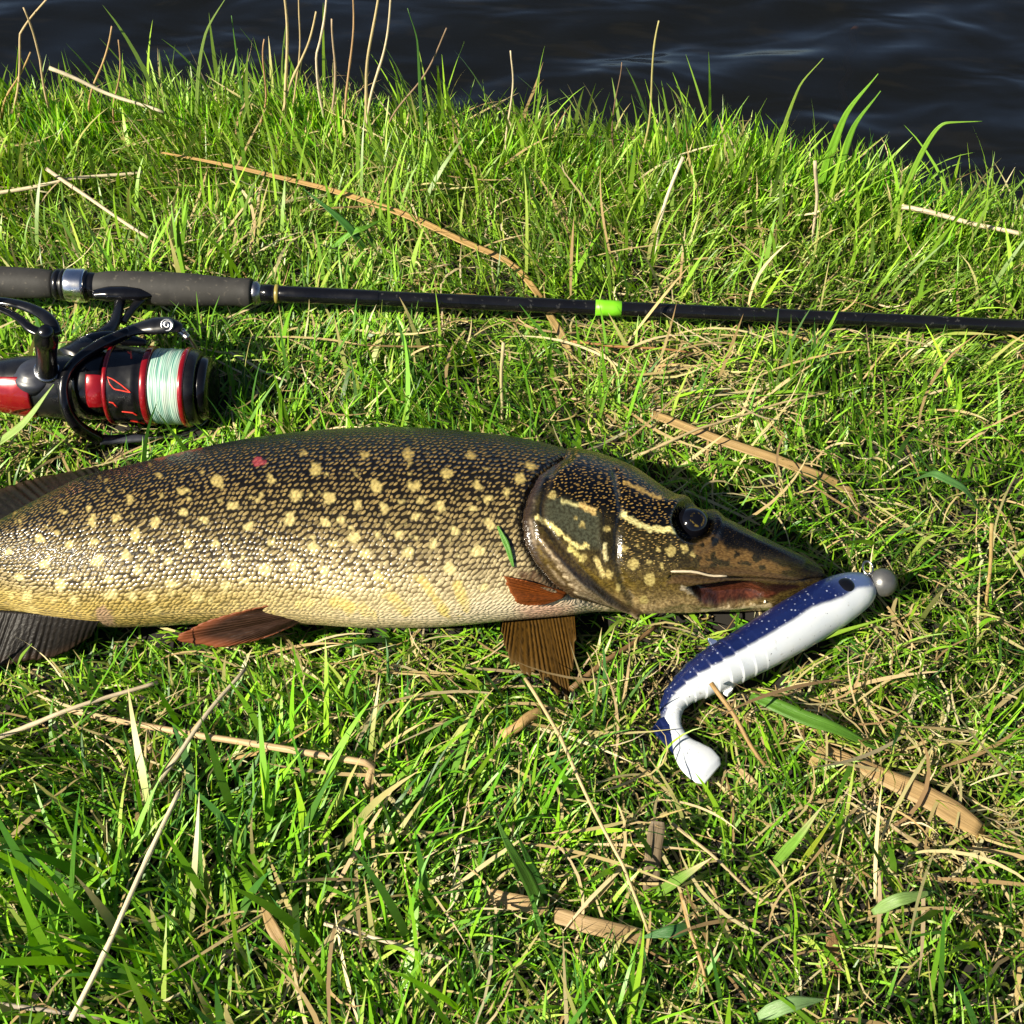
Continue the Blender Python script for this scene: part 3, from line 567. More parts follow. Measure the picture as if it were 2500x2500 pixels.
# ================================================================== REEL
RO = at_z(425, 944, 0.038); K = pxm(RO) / 2.76 * .97
EC = CP - RO; EC = EC - RD * (EC @ RD); EC /= np.linalg.norm(EC); EU = np.cross(EC, RD); EU = EU if EU[2] > 0 else -EU
def rp(x, y, wd=0.0): return RO + RD * ((x - 1130) * K) + EU * (-(y - 950) * K) + EC * (wd * K)
reel = empty('fishing_reel', (RO[0], RO[1], 0.0))
tag(reel, 'black and red spinning reel wound with pale green line, fixed to the rod grip', 'fishing reel')
def rl(name, prof, mat, parent=reel, y=950, seg=64):
    V, F = lathe(rp(1130, y), RD, [((x - 1130) * K, r * K) for x, r in prof], seg); o = make(name, V, F, mat, parent); return o
def rt(name, pts, rad, mat, parent=reel, seg=14, flat=1.0, n=40):
    P = resample([rp(*p) for p in pts], n); r = np.interp(np.linspace(0, 1, n), np.linspace(0, 1, len(rad)), rad) * K
    V, F = tube(P, r, seg, flat); return make(name, V, F, mat, parent)
def shell(name, prof, a0, a1, mat, parent=reel, seg=40, thick=10, yc=950):
    """part of a surface of revolution, angle from the camera-facing side towards image-up"""
    aa = np.linspace(R(a0), R(a1), seg); V = []
    for layer in (0, -thick):
        for x, r in prof:
            for a in aa: V.append(rp(x, yc) + (EC * math.cos(a) + EU * math.sin(a)) * ((r + layer) * K))
    n = len(prof); F = []
    for L in (0, 1):
        o = L * n * seg
        for i in range(n - 1):
            for j in range(seg - 1):
                q = (o + i * seg + j, o + i * seg + j + 1, o + (i + 1) * seg + j + 1, o + (i + 1) * seg + j); F.append(q if L else q[::-1])
    o = n * seg
    for j in range(seg - 1): F += [(j, j + 1, o + j + 1, o + j), ((n - 1) * seg + j + 1, (n - 1) * seg + j, o + (n - 1) * seg + j, o + (n - 1) * seg + j + 1)]
    for i in range(n - 1): F += [((i + 1) * seg, i * seg, o + i * seg, o + (i + 1) * seg), (i * seg + seg - 1, (i + 1) * seg + seg - 1, o + (i + 1) * seg + seg - 1, o + i * seg + seg - 1)]
    return make(name, V, F, mat, parent)
# spool with its line
spool = rl('spool', [(700, 120), (705, 262), (715, 272), (745, 272), (800, 266), (900, 262), (925, 262), (930, 256), (965, 256), (1015, 250), (1016, 190), (1225, 190), (1226, 262), (1262, 266), (1290, 262), (1322, 250), (1330, 238), (1332, 120)], M_SATIN)
rl('red_ring', [(712, 255), (714, 279), (722, 284), (738, 282), (744, 274), (745, 255)], M_RED, spool)
rl('red_ring', [(965, 250), (967, 272), (975, 277), (1002, 274), (1012, 268), (1015, 250)], M_RED, spool)
rl('red_ring', [(1222, 250), (1224, 272), (1232, 278), (1252, 277), (1262, 270), (1264, 255)], M_RED, spool)
mL, nt, nd, lk = newmat('braided_line'); b = nd['Principled BSDF']; tc = N_(nt, 'ShaderNodeTexCoord')
rot = N_(nt, 'ShaderNodeMapping'); rot.inputs['Rotation'].default_value = (0, 0, -math.atan2(RD[1], RD[0])); lk.new(tc.outputs['Object'], rot.inputs[0])
mp = N_(nt, 'ShaderNodeMapping'); mp.inputs['Scale'].default_value = (1100, 32, 32); mp.inputs['Rotation'].default_value = (0, R(.5), R(1.2)); lk.new(rot.outputs[0], mp.inputs[0])
nz = N_(nt, 'ShaderNodeTexNoise', i_Scale=1.0, i_Detail=2.0); lk.new(mp.outputs[0], nz.inputs['Vector'])
mp2 = N_(nt, 'ShaderNodeMapping'); mp2.inputs['Scale'].default_value = (160, 30, 30); lk.new(rot.outputs[0], mp2.inputs[0]); nz2 = N_(nt, 'ShaderNodeTexNoise', i_Scale=1.0, i_Detail=1.0); lk.new(mp2.outputs[0], nz2.inputs['Vector'])
c = mixc(nt, mrange(nt, nz.outputs[0], .35, .65), (.075, .21, .175), (.34, .47, .40)); c = mixc(nt, mrange(nt, nz2.outputs[0], .48, .68, 0, .55), c, (.42, .46, .40)); lk.new(c, b.inputs['Base Color']); b.inputs['Roughness'].default_value = .38
bp = N_(nt, 'ShaderNodeBump', i_Strength=.8, i_Distance=.0005); lk.new(nz.outputs[0], bp.inputs['Height']); lk.new(bp.outputs[0], b.inputs['Normal'])
pr = [(1014, 190)]
for i in range(70):
    x = 1016 + i * 3; pr.append((x, 262 + 1.6 * math.sin(i * math.pi / 2) + 2.0 * math.sin(i * .23) - 5 * (abs(i - 35) / 35)**3))
pr.append((1226, 190)); rl('wound_line', pr, mL, spool, seg=96)
rl('drag_knob', [(1322, 180), (1335, 222), (1350, 225), (1385, 215), (1402, 190), (1410, 130), (1412, 20)], M_BLACK, spool)
def on_skirt(pts, r=266): return [rp(x, y, math.sqrt(max(r * r - (y - 950)**2, 1)) + 1) for x, y in pts]
for L, wd in (([(752, 905), (790, 918), (850, 955), (912, 1003), (850, 992), (800, 985), (770, 950), (752, 905)], 6), ([(758, 1072), (785, 1078), (808, 1108)], 7), ([(832, 1135), (880, 1138), (905, 1140), (928, 1156)], 6), ([(860, 1196), (905, 1204), (938, 1214)], 6), ([(850, 728), (878, 742), (892, 772)], 7), ([(868, 722), (880, 745)], 5)):
    P = resample(on_skirt(L), 24, False); V, F = tube(P, wd * K * .8, 8); make('red_trim', V, F, M_REDLINE, spool)
# rotor
rotor = rl('rotor', [(480, 60), (485, 215), (500, 245), (560, 255), (640, 250), (700, 235), (712, 200), (713, 80)], M_BLACK)
shell('red_panel', [(598, 254), (610, 259), (660, 258), (700, 250), (708, 244)], -40, 13, M_RED, rotor)
rt('rotor_rim', [(820, 590, 40), (660, 690, 140), (545, 790, 225), (480, 900, 285), (466, 1010, 300), (482, 1130, 280), (535, 1250, 195), (640, 1338, 70)], [40, 44, 40, 34, 34, 38, 46, 44], M_BLACK, rotor, flat=1.0, n=60)
ba = rt('bail_arm', [(640, 700, 110), (760, 615, 60), (880, 565, 40), (1000, 538, 40), (1090, 530, 45), (1160, 540, 40), (1185, 550, 35)], [40, 46, 46, 54, 72, 70, 34], M_SATIN, rotor, flat=.55, n=50)
V, F = lathe(rp(1098, 532, 80), EC, [(0, 46 * K), (10 * K, 46 * K), (16 * K, 42 * K), (16.5 * K, 34 * K), (10 * K, 32 * K), (10 * K, 24 * K), (18 * K, 21 * K), (18 * K, 9 * K), (8 * K, 6 * K)], 28); make('screw', V, F, M_STEEL, ba)
rt('bail_arm', [(640, 1338, 70), (720, 1335, 30), (840, 1322, 10), (950, 1315, 0)], [46, 40, 38, 26], M_SLATE, rotor, flat=.6)
rt('bail_wire', [(1182, 552, 10), (1215, 600, -40), (1248, 690, -150), (1330, 800, -270), (1360, 950, -310), (1330, 1130, -290), (1200, 1270, -180), (950, 1318, 0)], [14, 13, 13, 13, 13, 13, 13, 13], M_STEEL, rotor, seg=10, n=60)
rl_ = rt('line_roller', [(1150, 560, -25), (1215, 610, -25)], [26, 20, 26], M_STEEL, rotor, seg=16, n=7)
# body, stem and foot
V, F = lathe(rp(1130, 985), RD, [((x - 1130) * K, r * K) for x, r in [(500, 120), (480, 200), (400, 225), (250, 215), (100, 205), (-60, 180), (-180, 140), (-240, 90), (-265, 20)]], 48)
bd = make('gear_housing', V, F, M_SATIN, reel)
shell('red_cover', [(-262, 60), (-235, 112), (-170, 162), (-60, 201), (60, 219), (150, 227), (190, 230), (205, 226)], -75, 14, M_RED, bd, thick=14, yc=985)
V, F = lathe(rp(215, 905, 150), EC * .75 + EU * .66, [(-60 * K, 150 * K), (0, 146 * K), (20 * K, 138 * K), (28 * K, 120 * K), (48 * K, 95 * K), (60 * K, 84 * K), (64 * K, 30 * K)], 40); make('side_plate', V, F, M_SLATE, bd)
rodN = rodP(295)
def stem_pt(x, f, wd=0):
    a = rp(x, 950); t = rodP(x / 2.76); return a + (t - a) * f + EC * (wd * K)
def path_tube(name, P, rad, mat, parent, flat=1.0, seg=14, n=30):
    P = resample(P, n); r = np.interp(np.linspace(0, 1, n), np.linspace(0, 1, len(rad)), rad) * K; V, F = tube(P, r, seg, flat); return make(name, V, F, mat, parent)
st = path_tube('stem', [stem_pt(430, .18), stem_pt(560, .34), stem_pt(690, .50), stem_pt(760, .64), stem_pt(795, .80), stem_pt(812, .93)], [150, 120, 70, 42, 36, 50], M_SATIN, reel, flat=.8)
path_tube('stem', [stem_pt(800, .62, -30), stem_pt(880, .78, -30), stem_pt(960, .90, -20)], [26, 30, 40], M_SATIN, reel, flat=.8)
path_tube('body_arch', [stem_pt(470, .25, 40), stem_pt(600, .40, 50), stem_pt(760, .45, 20), stem_pt(950, .42, -40)], [70, 80, 66, 30], M_BLACK, reel, flat=.7)
path_tube('foot', [stem_pt(640, .90, 40), stem_pt(720, .915, 50), stem_pt(820, .92, 55), stem_pt(940, .925, 48), stem_pt(1055, .93, 30)], [40, 62, 66, 56, 14], M_BLACK, reel, flat=.8)
# crank
hb = rp(315, 890, 190); ht = at_z((310) / 2.76, 600 + 600 / 2.76, 0.112)
hd_ = empty  # (crank is parts of the reel)
V, F = tube(resample([hb - (ht - hb) * .25, hb, hb + (ht - hb) * .3, hb + (ht - hb) * .7, ht, ht + (ht - hb) * .12], 24), np.interp(np.linspace(0, 1, 24), [0, .15, .2, .5, .85, 1], [92, 88, 72, 66, 78, 40]) * K, 22); cp = make('crank_post', V, F, M_BLACK, reel)
V, F = lathe(hb + (ht - hb) * .02, ht - hb, [(-4 * K, 60 * K), (0, 86 * K), (18 * K, 86 * K), (24 * K, 74 * K)], 32); make('collar', V, F, M_STEEL, cp)
P = [hb + (ht - hb) * f + (CP - hb) / np.linalg.norm(CP - hb) * 67 * K + RD * (x * K) for f, x in ((.36, 20), (.5, -10), (.62, 10), (.75, -18), (.66, 22))]
V, F = tube(resample(P, 16, False), np.array([6, 14, 20, 24, 22, 18, 20, 24, 22, 16, 12, 10, 8, 6, 5, 3]) * K * .7, 8, flat=.4); make('red_decal', V, F, M_REDLINE, cp)
zc = lambda x, y, z: at_z(x / 2.76, 600 + y / 2.76, z)
V1 = tube(resample([zc(375, 600, .110), zc(350, 530, .114), zc(290, 465, .115), zc(160, 405, .115), zc(0, 375, .114), zc(-180, 370, .113), zc(-330, 400, .112)], 40), np.interp(np.linspace(0, 1, 40), [0, .15, .5, 1], [44, 42, 34, 40]) * K, 14, .6)
V2 = tube(resample([zc(300, 600, .108), zc(210, 560, .110), zc(130, 490, .112), zc(0, 425, .112), zc(-160, 400, .112), zc(-320, 402, .112)], 40), np.interp(np.linspace(0, 1, 40), [0, .3, 1], [40, 28, 32]) * K, 14, .6)
make('crank_arm', *cat(V1, V2), M_BLACK, reel)
kb = zc(-330, 400, .112); V, F = lathe(kb, (0.1, -.1, 1), [(-.006, .004), (-.005, .008), (.008, .009), (.02, .015), (.034, .016), (.040, .010), (.041, .001)], 32); make('crank_knob', V, F, M_FOAM, reel)

# ================================================================== SOFT LURE
def build_lure():
    L5 = lambda x, y, z: at_z(1550 + x / 2.76, 1340 + y / 2.76, z)
    sp = [(1590, 240, 62, .030), (1560, 252, 98, .030), (1500, 280, 128, .030), (1400, 328, 150, .029), (1290, 388, 163, .028), (1090, 505, 166, .027), (890, 622, 160, .026), (720, 718, 151, .025), (570, 798, 146, .024), (440, 872, 128, .022),
          (335, 948, 99, .020), (265, 1030, 80, .018), (243, 1110, 68, .017), (262, 1200, 50, .016), (302, 1282, 56, .0155), (362, 1362, 96, .017), (428, 1430, 118, .018), (486, 1486, 112, .018), (524, 1520, 84, .017)]
    C = np.array([L5(x, y, z) for x, y, h, z in sp]); k = pxm(C[5]) / 2.76; Rr = np.array([h for _, _, h, _ in sp]) * k * np.interp(np.arange(len(sp)), [0, 3, 9, 12, 18], [1.02, 1.10, 1.06, 1.06, 1.1])
    th_ = np.interp(np.arange(len(sp)), [0, 5, 9, 12, 14, 15, 18], [.95, .95, .95, .95, .65, .26, .2])
    s = np.r_[0, np.cumsum(np.linalg.norm(np.diff(C, axis=0), axis=1))]; n = 330; q = np.linspace(0, s[-1], n)
    P = np.stack([pchip(s, C[:, i], q) for i in range(3)], 1); r = pchip(s, Rr, q); fl = np.interp(q, s, th_)
    rib = sstep(s[6], s[8], q) * (1 - sstep(s[12], s[14], q)); per = .0085
    saw = ((q / per) % 1.0); r = r * (1 + rib * .035 * (saw**1.6 - .5) * 1.6)
    T = np.gradient(P, axis=0); T[:, 2] = 0; T /= np.linalg.norm(T, axis=1)[:, None]; kk = np.ones(15) / 15
    T = np.stack([np.convolve(np.pad(T[:, i], 7, 'edge'), kk, 'valid') for i in range(3)], 1); T /= np.linalg.norm(T, axis=1)[:, None]
    D = np.stack([T[:, 1], -T[:, 0], T[:, 0] * 0], 1)    # towards the back of the lure
    nT = 96; a = np.linspace(0, 2 * np.pi, nT, endpoint=False)
    V = P[:, None] + D[:, None] * (r[:, None] * np.cos(a))[..., None] + np.array([0, 0, 1.]) * ((r * fl)[:, None] * np.sin(a))[..., None]
    pu, pv, _ = project(V); X = (pu - 1550) * 2.76; Y = (pv - 1340) * 2.76
    bl = [(1640, 250), (1500, 262), (1400, 325), (1200, 392), (1070, 480), (900, 580), (750, 662), (640, 732), (520, 795), (420, 852), (330, 922), (250, 995), (215, 1080), (205, 1160), (160, 1180)]
    dn = in_poly(X, Y, bl + [(-100, 1180), (-100, 0), (1700, 0)]); wav = 10 * (vnoise(q[:, None] * 180 + 0 * a, a[None] + 0 * q[:, None], 3) - .5) + 12 * (rib * (saw - .5))[:, None]
    vis = (a > R(-20)) & (a < R(200)); back = np.cos(a) * r[:, None]
    blue = np.where(((a < R(210)))[None], sstep(14, -14, dn + wav), sstep(-.002, .002, back))
    blue = blue * (1 - sstep(s[12], s[13], q))[:, None]
    pale = (1 - sstep(s[1], s[4], q))[:, None] * np.ones((1, nT))
    m, nt, nd, lk = newmat('soft_lure_skin'); b = nd['Principled BSDF']
    A_ = lambda nme: N_(nt, 'ShaderNodeAttribute', attribute_name=nme).outputs['Fac']
    tc = N_(nt, 'ShaderNodeTexCoord'); vo = N_(nt, 'ShaderNodeTexVoronoi', i_Scale=420.0); lk.new(tc.outputs['Object'], vo.inputs['Vector'])
    rc = N_(nt, 'ShaderNodeSeparateColor'); lk.new(vo.outputs['Color'], rc.inputs[0])
    fl_ = mth(nt, 'MULTIPLY', mrange(nt, vo.outputs['Distance'], .34, .10), mrange(nt, rc.outputs[0], .50, .75))
    blc = mixc(nt, A_('pale'), (.004, .009, .055), (.075, .115, .24)); blc = mixc(nt, mth(nt, 'MULTIPLY', fl_, .42), blc, (.55, .6, .75))
    nz = N_(nt, 'ShaderNodeTexNoise', i_Scale=90.0, i_Detail=4.0); lk.new(tc.outputs['Object'], nz.inputs['Vector'])
    wh = mixc(nt, nz.outputs[0], (.40, .44, .50), (.54, .56, .57))
    nd2 = N_(nt, 'ShaderNodeTexNoise', i_Scale=260.0, i_Detail=6.0, i_Roughness=.7); lk.new(tc.outputs['Object'], nd2.inputs['Vector'])
    wh = mixc(nt, mrange(nt, nd2.outputs[0], .60, .70, 0, .55), wh, (.20, .17, .12)); wh = mixc(nt, mth(nt, 'MULTIPLY', mrange(nt, vo.outputs['Distance'], .22, .10), mrange(nt, rc.outputs[1], .86, .90)), wh, (.05, .05, .06))
    lk.new(mixc(nt, A_('blue'), wh, blc), b.inputs['Base Color']); b.inputs['Roughness'].default_value = .30; b.inputs['Coat Weight'].default_value = .3; b.inputs['Coat Roughness'].default_value = .15
    b.inputs['Subsurface Weight'].default_value = .25; b.inputs['Subsurface Radius'].default_value = (.004, .004, .004); b.inputs['Subsurface Scale'].default_value = .5
    bp = N_(nt, 'ShaderNodeBump', i_Strength=.25, i_Distance=.0006); lk.new(nz.outputs[0], bp.inputs['Height']); lk.new(bp.outputs[0], b.inputs['Normal'])
    root = empty('fishing_lure', (C[5][0], C[5][1], 0)); tag(root, 'blue and white soft rubber fish lure with grey ball head beside the pike', 'fishing lure')
    F = grid_faces(n, nT, True)[:, ::-1]; F = [tuple(f) for f in F] + [tuple(range(nT)), tuple((n - 1) * nT + j for j in range(nT))[::-1]]
    make('body', V.reshape(-1, 3), F, m, root, attrs=dict(blue=np.asarray(blue).ravel(), pale=pale.ravel()))
    def ball(c, rr, ax=None, sc=1.0, nn=(20, 32)):
        a1 = np.linspace(0, np.pi, nn[0]); a2 = np.linspace(0, 2 * np.pi, nn[1], endpoint=False)
        S = np.stack([np.sin(a1)[:, None] * np.cos(a2), np.sin(a1)[:, None] * np.sin(a2), np.cos(a1)[:, None] * np.ones(nn[1])], -1).reshape(-1, 3) * rr
        if ax is not None: ax = np.asarray(ax) / np.linalg.norm(ax); S = S - np.outer(S @ ax, ax) * (1 - sc)
        return S + c, grid_faces(nn[0], nn[1], True)
    jc = L5(1672, 226, .033); V, F = ball(jc, 98 * k); make('jig_head', V, F, simple('lead_paint', (.10, .10, .102), .4, metal=.5, noise=.1, nscale=200, bump=.25), root)
    i = int(np.argmin((X[:, 10:70] - 1425)**2 + (Y[:, 10:70] - 240)**2)); V0 = V_ = None
    sub = P[int(i // 60)]
    e = (P[:, None] + D[:, None] * (r[:, None] * np.cos(a))[..., None] + np.array([0, 0, 1.]) * ((r * fl)[:, None] * np.sin(a))[..., None])[:, 10:70].reshape(-1, 3)[i]
    en = e - sub; en /= np.linalg.norm(en)
    V, F = ball(e - en * .001, 58 * k, en, .35); make('eye', V, F, M_BLACK, root)
    c0 = L5(1570, 128, .038); aa = np.linspace(0, 2 * np.pi, 25)
    lo = np.stack([c0[0] + .0032 * np.cos(aa), c0[1] + .0045 * np.sin(aa), c0[2] + .001 * np.sin(aa)], 1); V1 = tube(lo, .0007, 8); V2 = tube(resample([c0 + [0, -.004, 0], L5(1610, 190, .034)], 6), .0009, 8)
    make('line_eyelet', *cat(V1, V2), M_STEEL, root)
    fm = simple('lure_fin', (.05, .07, .14), .35)
    def plate(name, pts, th, mat):
        Pp = np.array([L5(*p) for p in pts]); n_ = len(Pp); up = np.array([0, 0, th]); V = np.r_[Pp - up, Pp + up]
        F = [tuple(range(n_))[::-1], tuple(range(n_, 2 * n_))] + [(i_, (i_ + 1) % n_, n_ + (i_ + 1) % n_, n_ + i_) for i_ in range(n_)]; o = make(name, V, F, mat, root, smooth=False); bevel(o, .0006); return o
    plate('back_fin', [(560, 665, .026), (515, 660, .026), (495, 622, .027), (488, 600, .028), (515, 606, .028), (545, 618, .028), (570, 636, .027)], .0010, fm)
    plate('belly_fin', [(560, 900, .020), (600, 970, .018), (625, 988, .017), (655, 960, .018), (690, 880, .020), (640, 850, .022)], .0022, simple('lure_white', (.74, .75, .75), .35))
    bm = simple('lure_navy', (.004, .009, .055), .3)
    plate('tail_flap', [(205, 1130, .018), (160, 1150, .019), (118, 1212, .019), (150, 1262, .017), (220, 1330, .015), (300, 1430, .013), (330, 1450, .012), (318, 1390, .014), (270, 1290, .016), (250, 1200, .018)], .0014, bm)
    return root
lure = build_lure()

# ================================================================== STEMS AND SINGLE BLADES (each one a thing)
MAIN_SOLID = np.concatenate(SOLID)
LITTER = []
def jit(c, k=.12): return tuple(np.clip(np.array(c) * rng.uniform(1 - k, 1 + k) * rng.uniform(.97, 1.03, 3), 0, 1))
STRAW = (.52, .41, .22); PALE = (.62, .52, .36); TAN = (.38, .26, .105); ORANGE = (.42, .26, .09); BROWN = (.20, .125, .055); GREYB = (.16, .12, .075)
def stem(label, pts, wpx, col, group=None, cat_='straw', name='straw', taper=.75, nodes=True, plane=None, wob=.0008):
    """round straw; pts are photo pixels with a height (or on an upright plane y = plane)"""
    P = np.array([at_y(p[0], p[1], plane) if plane else at_z(*p) for p in pts]); n = max(10, int(np.linalg.norm(np.diff(P, axis=0), axis=1).sum() / .006)); kink = len(P) > 2
    P = resample(P, n, False) if kink else resample(P, n, False)
    x = np.linspace(0, 1, n); P[:, 2] += wob * np.sin(x * 9 + rng.uniform(0, 6)) ; P[:, 0] += wob * np.sin(x * 7 + rng.uniform(0, 6))
    r = wpx / 2 * pxm(P[n // 2]) * (1 + (taper - 1) * x)
    if nodes:
        for f in rng.uniform(.1, .9, 2): r = r * (1 + .28 * np.exp(-((x - f) / .012)**2))
    ofs = rng.uniform(0, 50); V, F = tube(P, r, 8); c = np.array(jit(col)) * (1 + .25 * (np.repeat(vnoise(x * 9, x * 0 + rng.uniform(0, 99), 3), 8)[:, None] - .5))
    o = make(name, V, F, M_STRAW, origin=P[0], attrs=dict(col=c, fib=np.c_[np.tile(np.arange(8) * .25, n) + ofs, np.repeat(x * 4, 8) + ofs, np.zeros(8 * n), np.full(8 * n, .6)]), solid=False); LITTER.append(P); return tag(o, label, cat_, group)
def leaf(label, pts, wpx, col, group=None, cat_='dead leaf', name='dead_leaf', prof=None, fold=.18, twist=0.0, plane=None, mat=None, tipcol=None):
    """flat blade with a shallow V fold and real thickness"""
    P = np.array([at_y(p[0], p[1], p[2]) if plane == 'y' else at_z(*p) for p in pts]); n = 26; P = resample(P, n)
    T = np.gradient(P, axis=0); T /= np.linalg.norm(T, axis=1)[:, None]; x = np.linspace(0, 1, n)
    view = CP - P; view /= np.linalg.norm(view, axis=1)[:, None]; up = np.array([0, -.25, 1.]) if plane != 'y' else np.array([-.3, -1, .3])
    B = np.cross(T, up); B /= np.linalg.norm(B, axis=1)[:, None]; Nn = np.cross(B, T)
    a = twist * x; B2 = B * np.cos(a)[:, None] + Nn * np.sin(a)[:, None]; N2 = np.cross(B2, T)
    wd = wpx / 2 * pxm(P[n // 2]) * (np.interp(x, *zip(*prof)) if prof else np.minimum(1, (1 - x) * 1.9)**.85 * np.minimum(1, .45 + x * 3.2))
    wd = np.maximum(wd, .0003); rows = []
    rag = 1 + .10 * (vnoise(x * 8, x * 0 + rng.uniform(0, 50), 9) - .5)
    for q in (-1, -.5, 0, .5, 1): rows.append(P + B2 * (wd * q * rag)[:, None] + N2 * (wd * abs(q) * fold)[:, None])
    V = np.stack(rows, 1); V[..., 2] = np.maximum(V[..., 2], ground(V[..., 0], V[..., 1]) + .001 if plane != 'y' else -9)
    ofs = rng.uniform(0, 50); c0 = np.array(jit(col)); c1 = np.array(tipcol) if tipcol else c0
    c = (c0 + (c1 - c0) * sstep(.55, .95, x)[:, None])[:, None] * (1 + .3 * (vnoise(x[:, None] * 5 + 0 * np.arange(5), np.arange(5)[None] * 2.3 + 0 * x[:, None] + rng.uniform(0, 99), 4) - .5))[..., None]
    o = make(name, V.reshape(-1, 3), grid_faces(n, 5), mat or M_STRAW, origin=P[0], attrs=dict(col=c.reshape(-1, 3), fib=np.stack([np.tile(np.arange(5) * .5, (n, 1)) + ofs, np.tile(x[:, None], (1, 5)) + ofs, np.zeros((n, 5)), np.full((n, 5), .55)], -1).reshape(-1, 4)), solid=False)
    so = o.modifiers.new('thick', 'SOLIDIFY'); so.thickness = .0004; so.offset = 0
    if plane != 'y': LITTER.append(V.reshape(-1, 3))
    return tag(o, label, cat_, group)
FLAT = [(0, .8), (.06, 1), (.9, 1), (1, .75)]
# --- straws lying in the grass
stem('long straight pale straw slanting through the grass below the tail end of the pike', [(175, 2490, .040), (300, 2225, .064), (438, 1933, .082)], 15, PALE)
stem('pinkish pale straw lying below the dark anal fin of the pike', [(-60, 1822, .034), (150, 1740, .040), (382, 1664, .034)], 13, PALE)
stem('short greyish straw crossing over the long jointed straw', [(372, 1928, .026), (480, 1780, .044), (595, 1632, .050)], 13, (.44, .37, .26))
stem('long jointed straw with its end snapped down at a right angle', [(160, 1733, .022), (500, 1798, .030), (700, 1830, .034), (902, 1862, .036), (905, 1868, .034), (888, 1935, .010)], 15, (.60, .44, .24), nodes=False, taper=1.25)
stem('long thin straw running down the grass from the brown pectoral fin', [(1280, 1655, .026), (1370, 1805, .040), (1452, 1975, .046), (1520, 2110, .040), (1578, 2275, .020)], 10, STRAW)
stem('thin straw lying level beside the buried brown leaf strip', [(795, 2254, .030), (960, 2305, .030), (1130, 2352, .020)], 12, PALE)
stem('pale straw at the very foot of the long slanting straw', [(-50, 2448, .022), (120, 2466, .026), (260, 2488, .018)], 14, (.40, .34, .27))
stem('white straw dropping from the grassy rim towards the reed leaf', [(118, 165, .075), (250, 222, .055), (398, 276, .040)], 10, PALE)
stem('thin white straw above the rod rear grip', [(112, 412, .042), (230, 492, .036), (360, 580, .028)], 10, PALE)
stem('pale straw lying level near the water above the rear grip', [(-20, 474, .030), (160, 440, .036), (345, 419, .034)], 10, PALE)
stem('ragged pale straw beneath the tall blades leaning over the water', [(2200, 505, .034), (2340, 535, .036), (2540, 585, .034)], 13, PALE)
stem('upright kinked white straw behind the rod, right of the green band', [(1668, 385, .085), (1630, 480, .060), (1603, 560, .036), (1600, 650, .004)], 10, PALE)
stem('second upright white straw behind the rod below the leaning blades', [(1992, 395, .085), (1993, 480, .050), (1986, 600, .004)], 9, PALE)
stem('thin upright pale stem between the rod and the back of the pike', [(1227, 838, .070), (1226, 950, .036), (1222, 1058, .004)], 9, (.50, .45, .24))
stem('thin upright tan stem standing beyond the ball head of the lure', [(2424, 1278, .075), (2414, 1390, .045), (2408, 1530, .004)], 10, TAN)
stem('brown jointed stem leaning across the curled tail of the lure', [(1738, 1668, .038), (1795, 1755, .036), (1868, 1868, .024)], 13, (.32, .20, .08))
stem('brown stub of stem in the grass below the brown pectoral fin', [(1225, 1796, .020), (1270, 1768, .026), (1320, 1735, .022)], 26, TAN, nodes=False, taper=1)
stem('brown twig slanting from the pectoral fin towards the lower jaw', [(1396, 1682, .016), (1470, 1620, .018), (1604, 1530, .014)], 16, BROWN)
stem('fine pale straw resting along the mouth of the pike', [tuple(p) for p in ()] or [(1636, 1392, .066), (1700, 1399, .065), (1776, 1408, .062)], 7, PALE, nodes=False)
stem('thin tan straw sloping above the head of the pike', [(1560, 1110, .030), (1700, 1050, .036), (1900, 985, .034), (2020, 960, .030)], 7, STRAW)
stem('thin tan straw lying level below the green band', [(1395, 836, .026), (1520, 845, .028), (1690, 860, .022)], 7, (.36, .18, .07))
stem('pale brown straw slanting down beside the broad brown leaf strip', [(1640, 2010, .030), (1740, 2090, .034), (1850, 2190, .026), (1925, 2225, .020)], 9, STRAW)
stem('thick tan straw in the corner below the dark leaf scrap', [(1660, 2180, .030), (1700, 2310, .026), (1720, 2400, .016)], 11, TAN)
stem('tan straw lying across the grass above the fore grip', [(560, 860, .02), (640, 905, .025), (700, 930, .02)], 8, PALE)
# --- reed leaves and flat leaf scraps
leaf('long orange reed leaf running through the grass behind the rod', [(392, 372, .035), (560, 405, .040), (744, 448, .036), (970, 518, .036), (1130, 590, .032), (1255, 650, .026), (1320, 728, .016)], 16, ORANGE, prof=[(0, .3), (.2, .7), (.6, 1.1), (1, .9)], cat_='reed leaf', name='reed_leaf')
leaf('short end of orange reed leaf showing just below the rod', [(1340, 768, .018), (1372, 820, .022), (1398, 888, .014)], 18, TAN, prof=FLAT, cat_='reed leaf', name='reed_leaf')
leaf('straight tan reed leaf lying above the snout of the pike', [(1590, 1010, .022), (1720, 1062, .030), (1860, 1110, .032), (1980, 1155, .028), (2088, 1205, .016)], 25, TAN, prof=FLAT, cat_='reed leaf', name='reed_leaf')
leaf('broad tan leaf strip with a torn end below the lure', [(1978, 1812, .010), (2135, 1886, .022), (2270, 1950, .026), (2392, 2025, .022)], 52, (.34, .23, .10), prof=[(0, .35), (.25, .6), (.6, 1), (.85, 1.15), (1, .7)], fold=.05)
leaf('small folded tan scrap at the thin end of the broad tan strip', [(2012, 1828, .020), (1996, 1850, .018), (1980, 1872, .010)], 24, TAN, prof=FLAT)
leaf('short torn tip of tan leaf bent down from the broad tan strip', [(2388, 2012, .022), (2392, 2035, .016), (2396, 2058, .006)], 30, (.45, .28, .1), prof=FLAT)
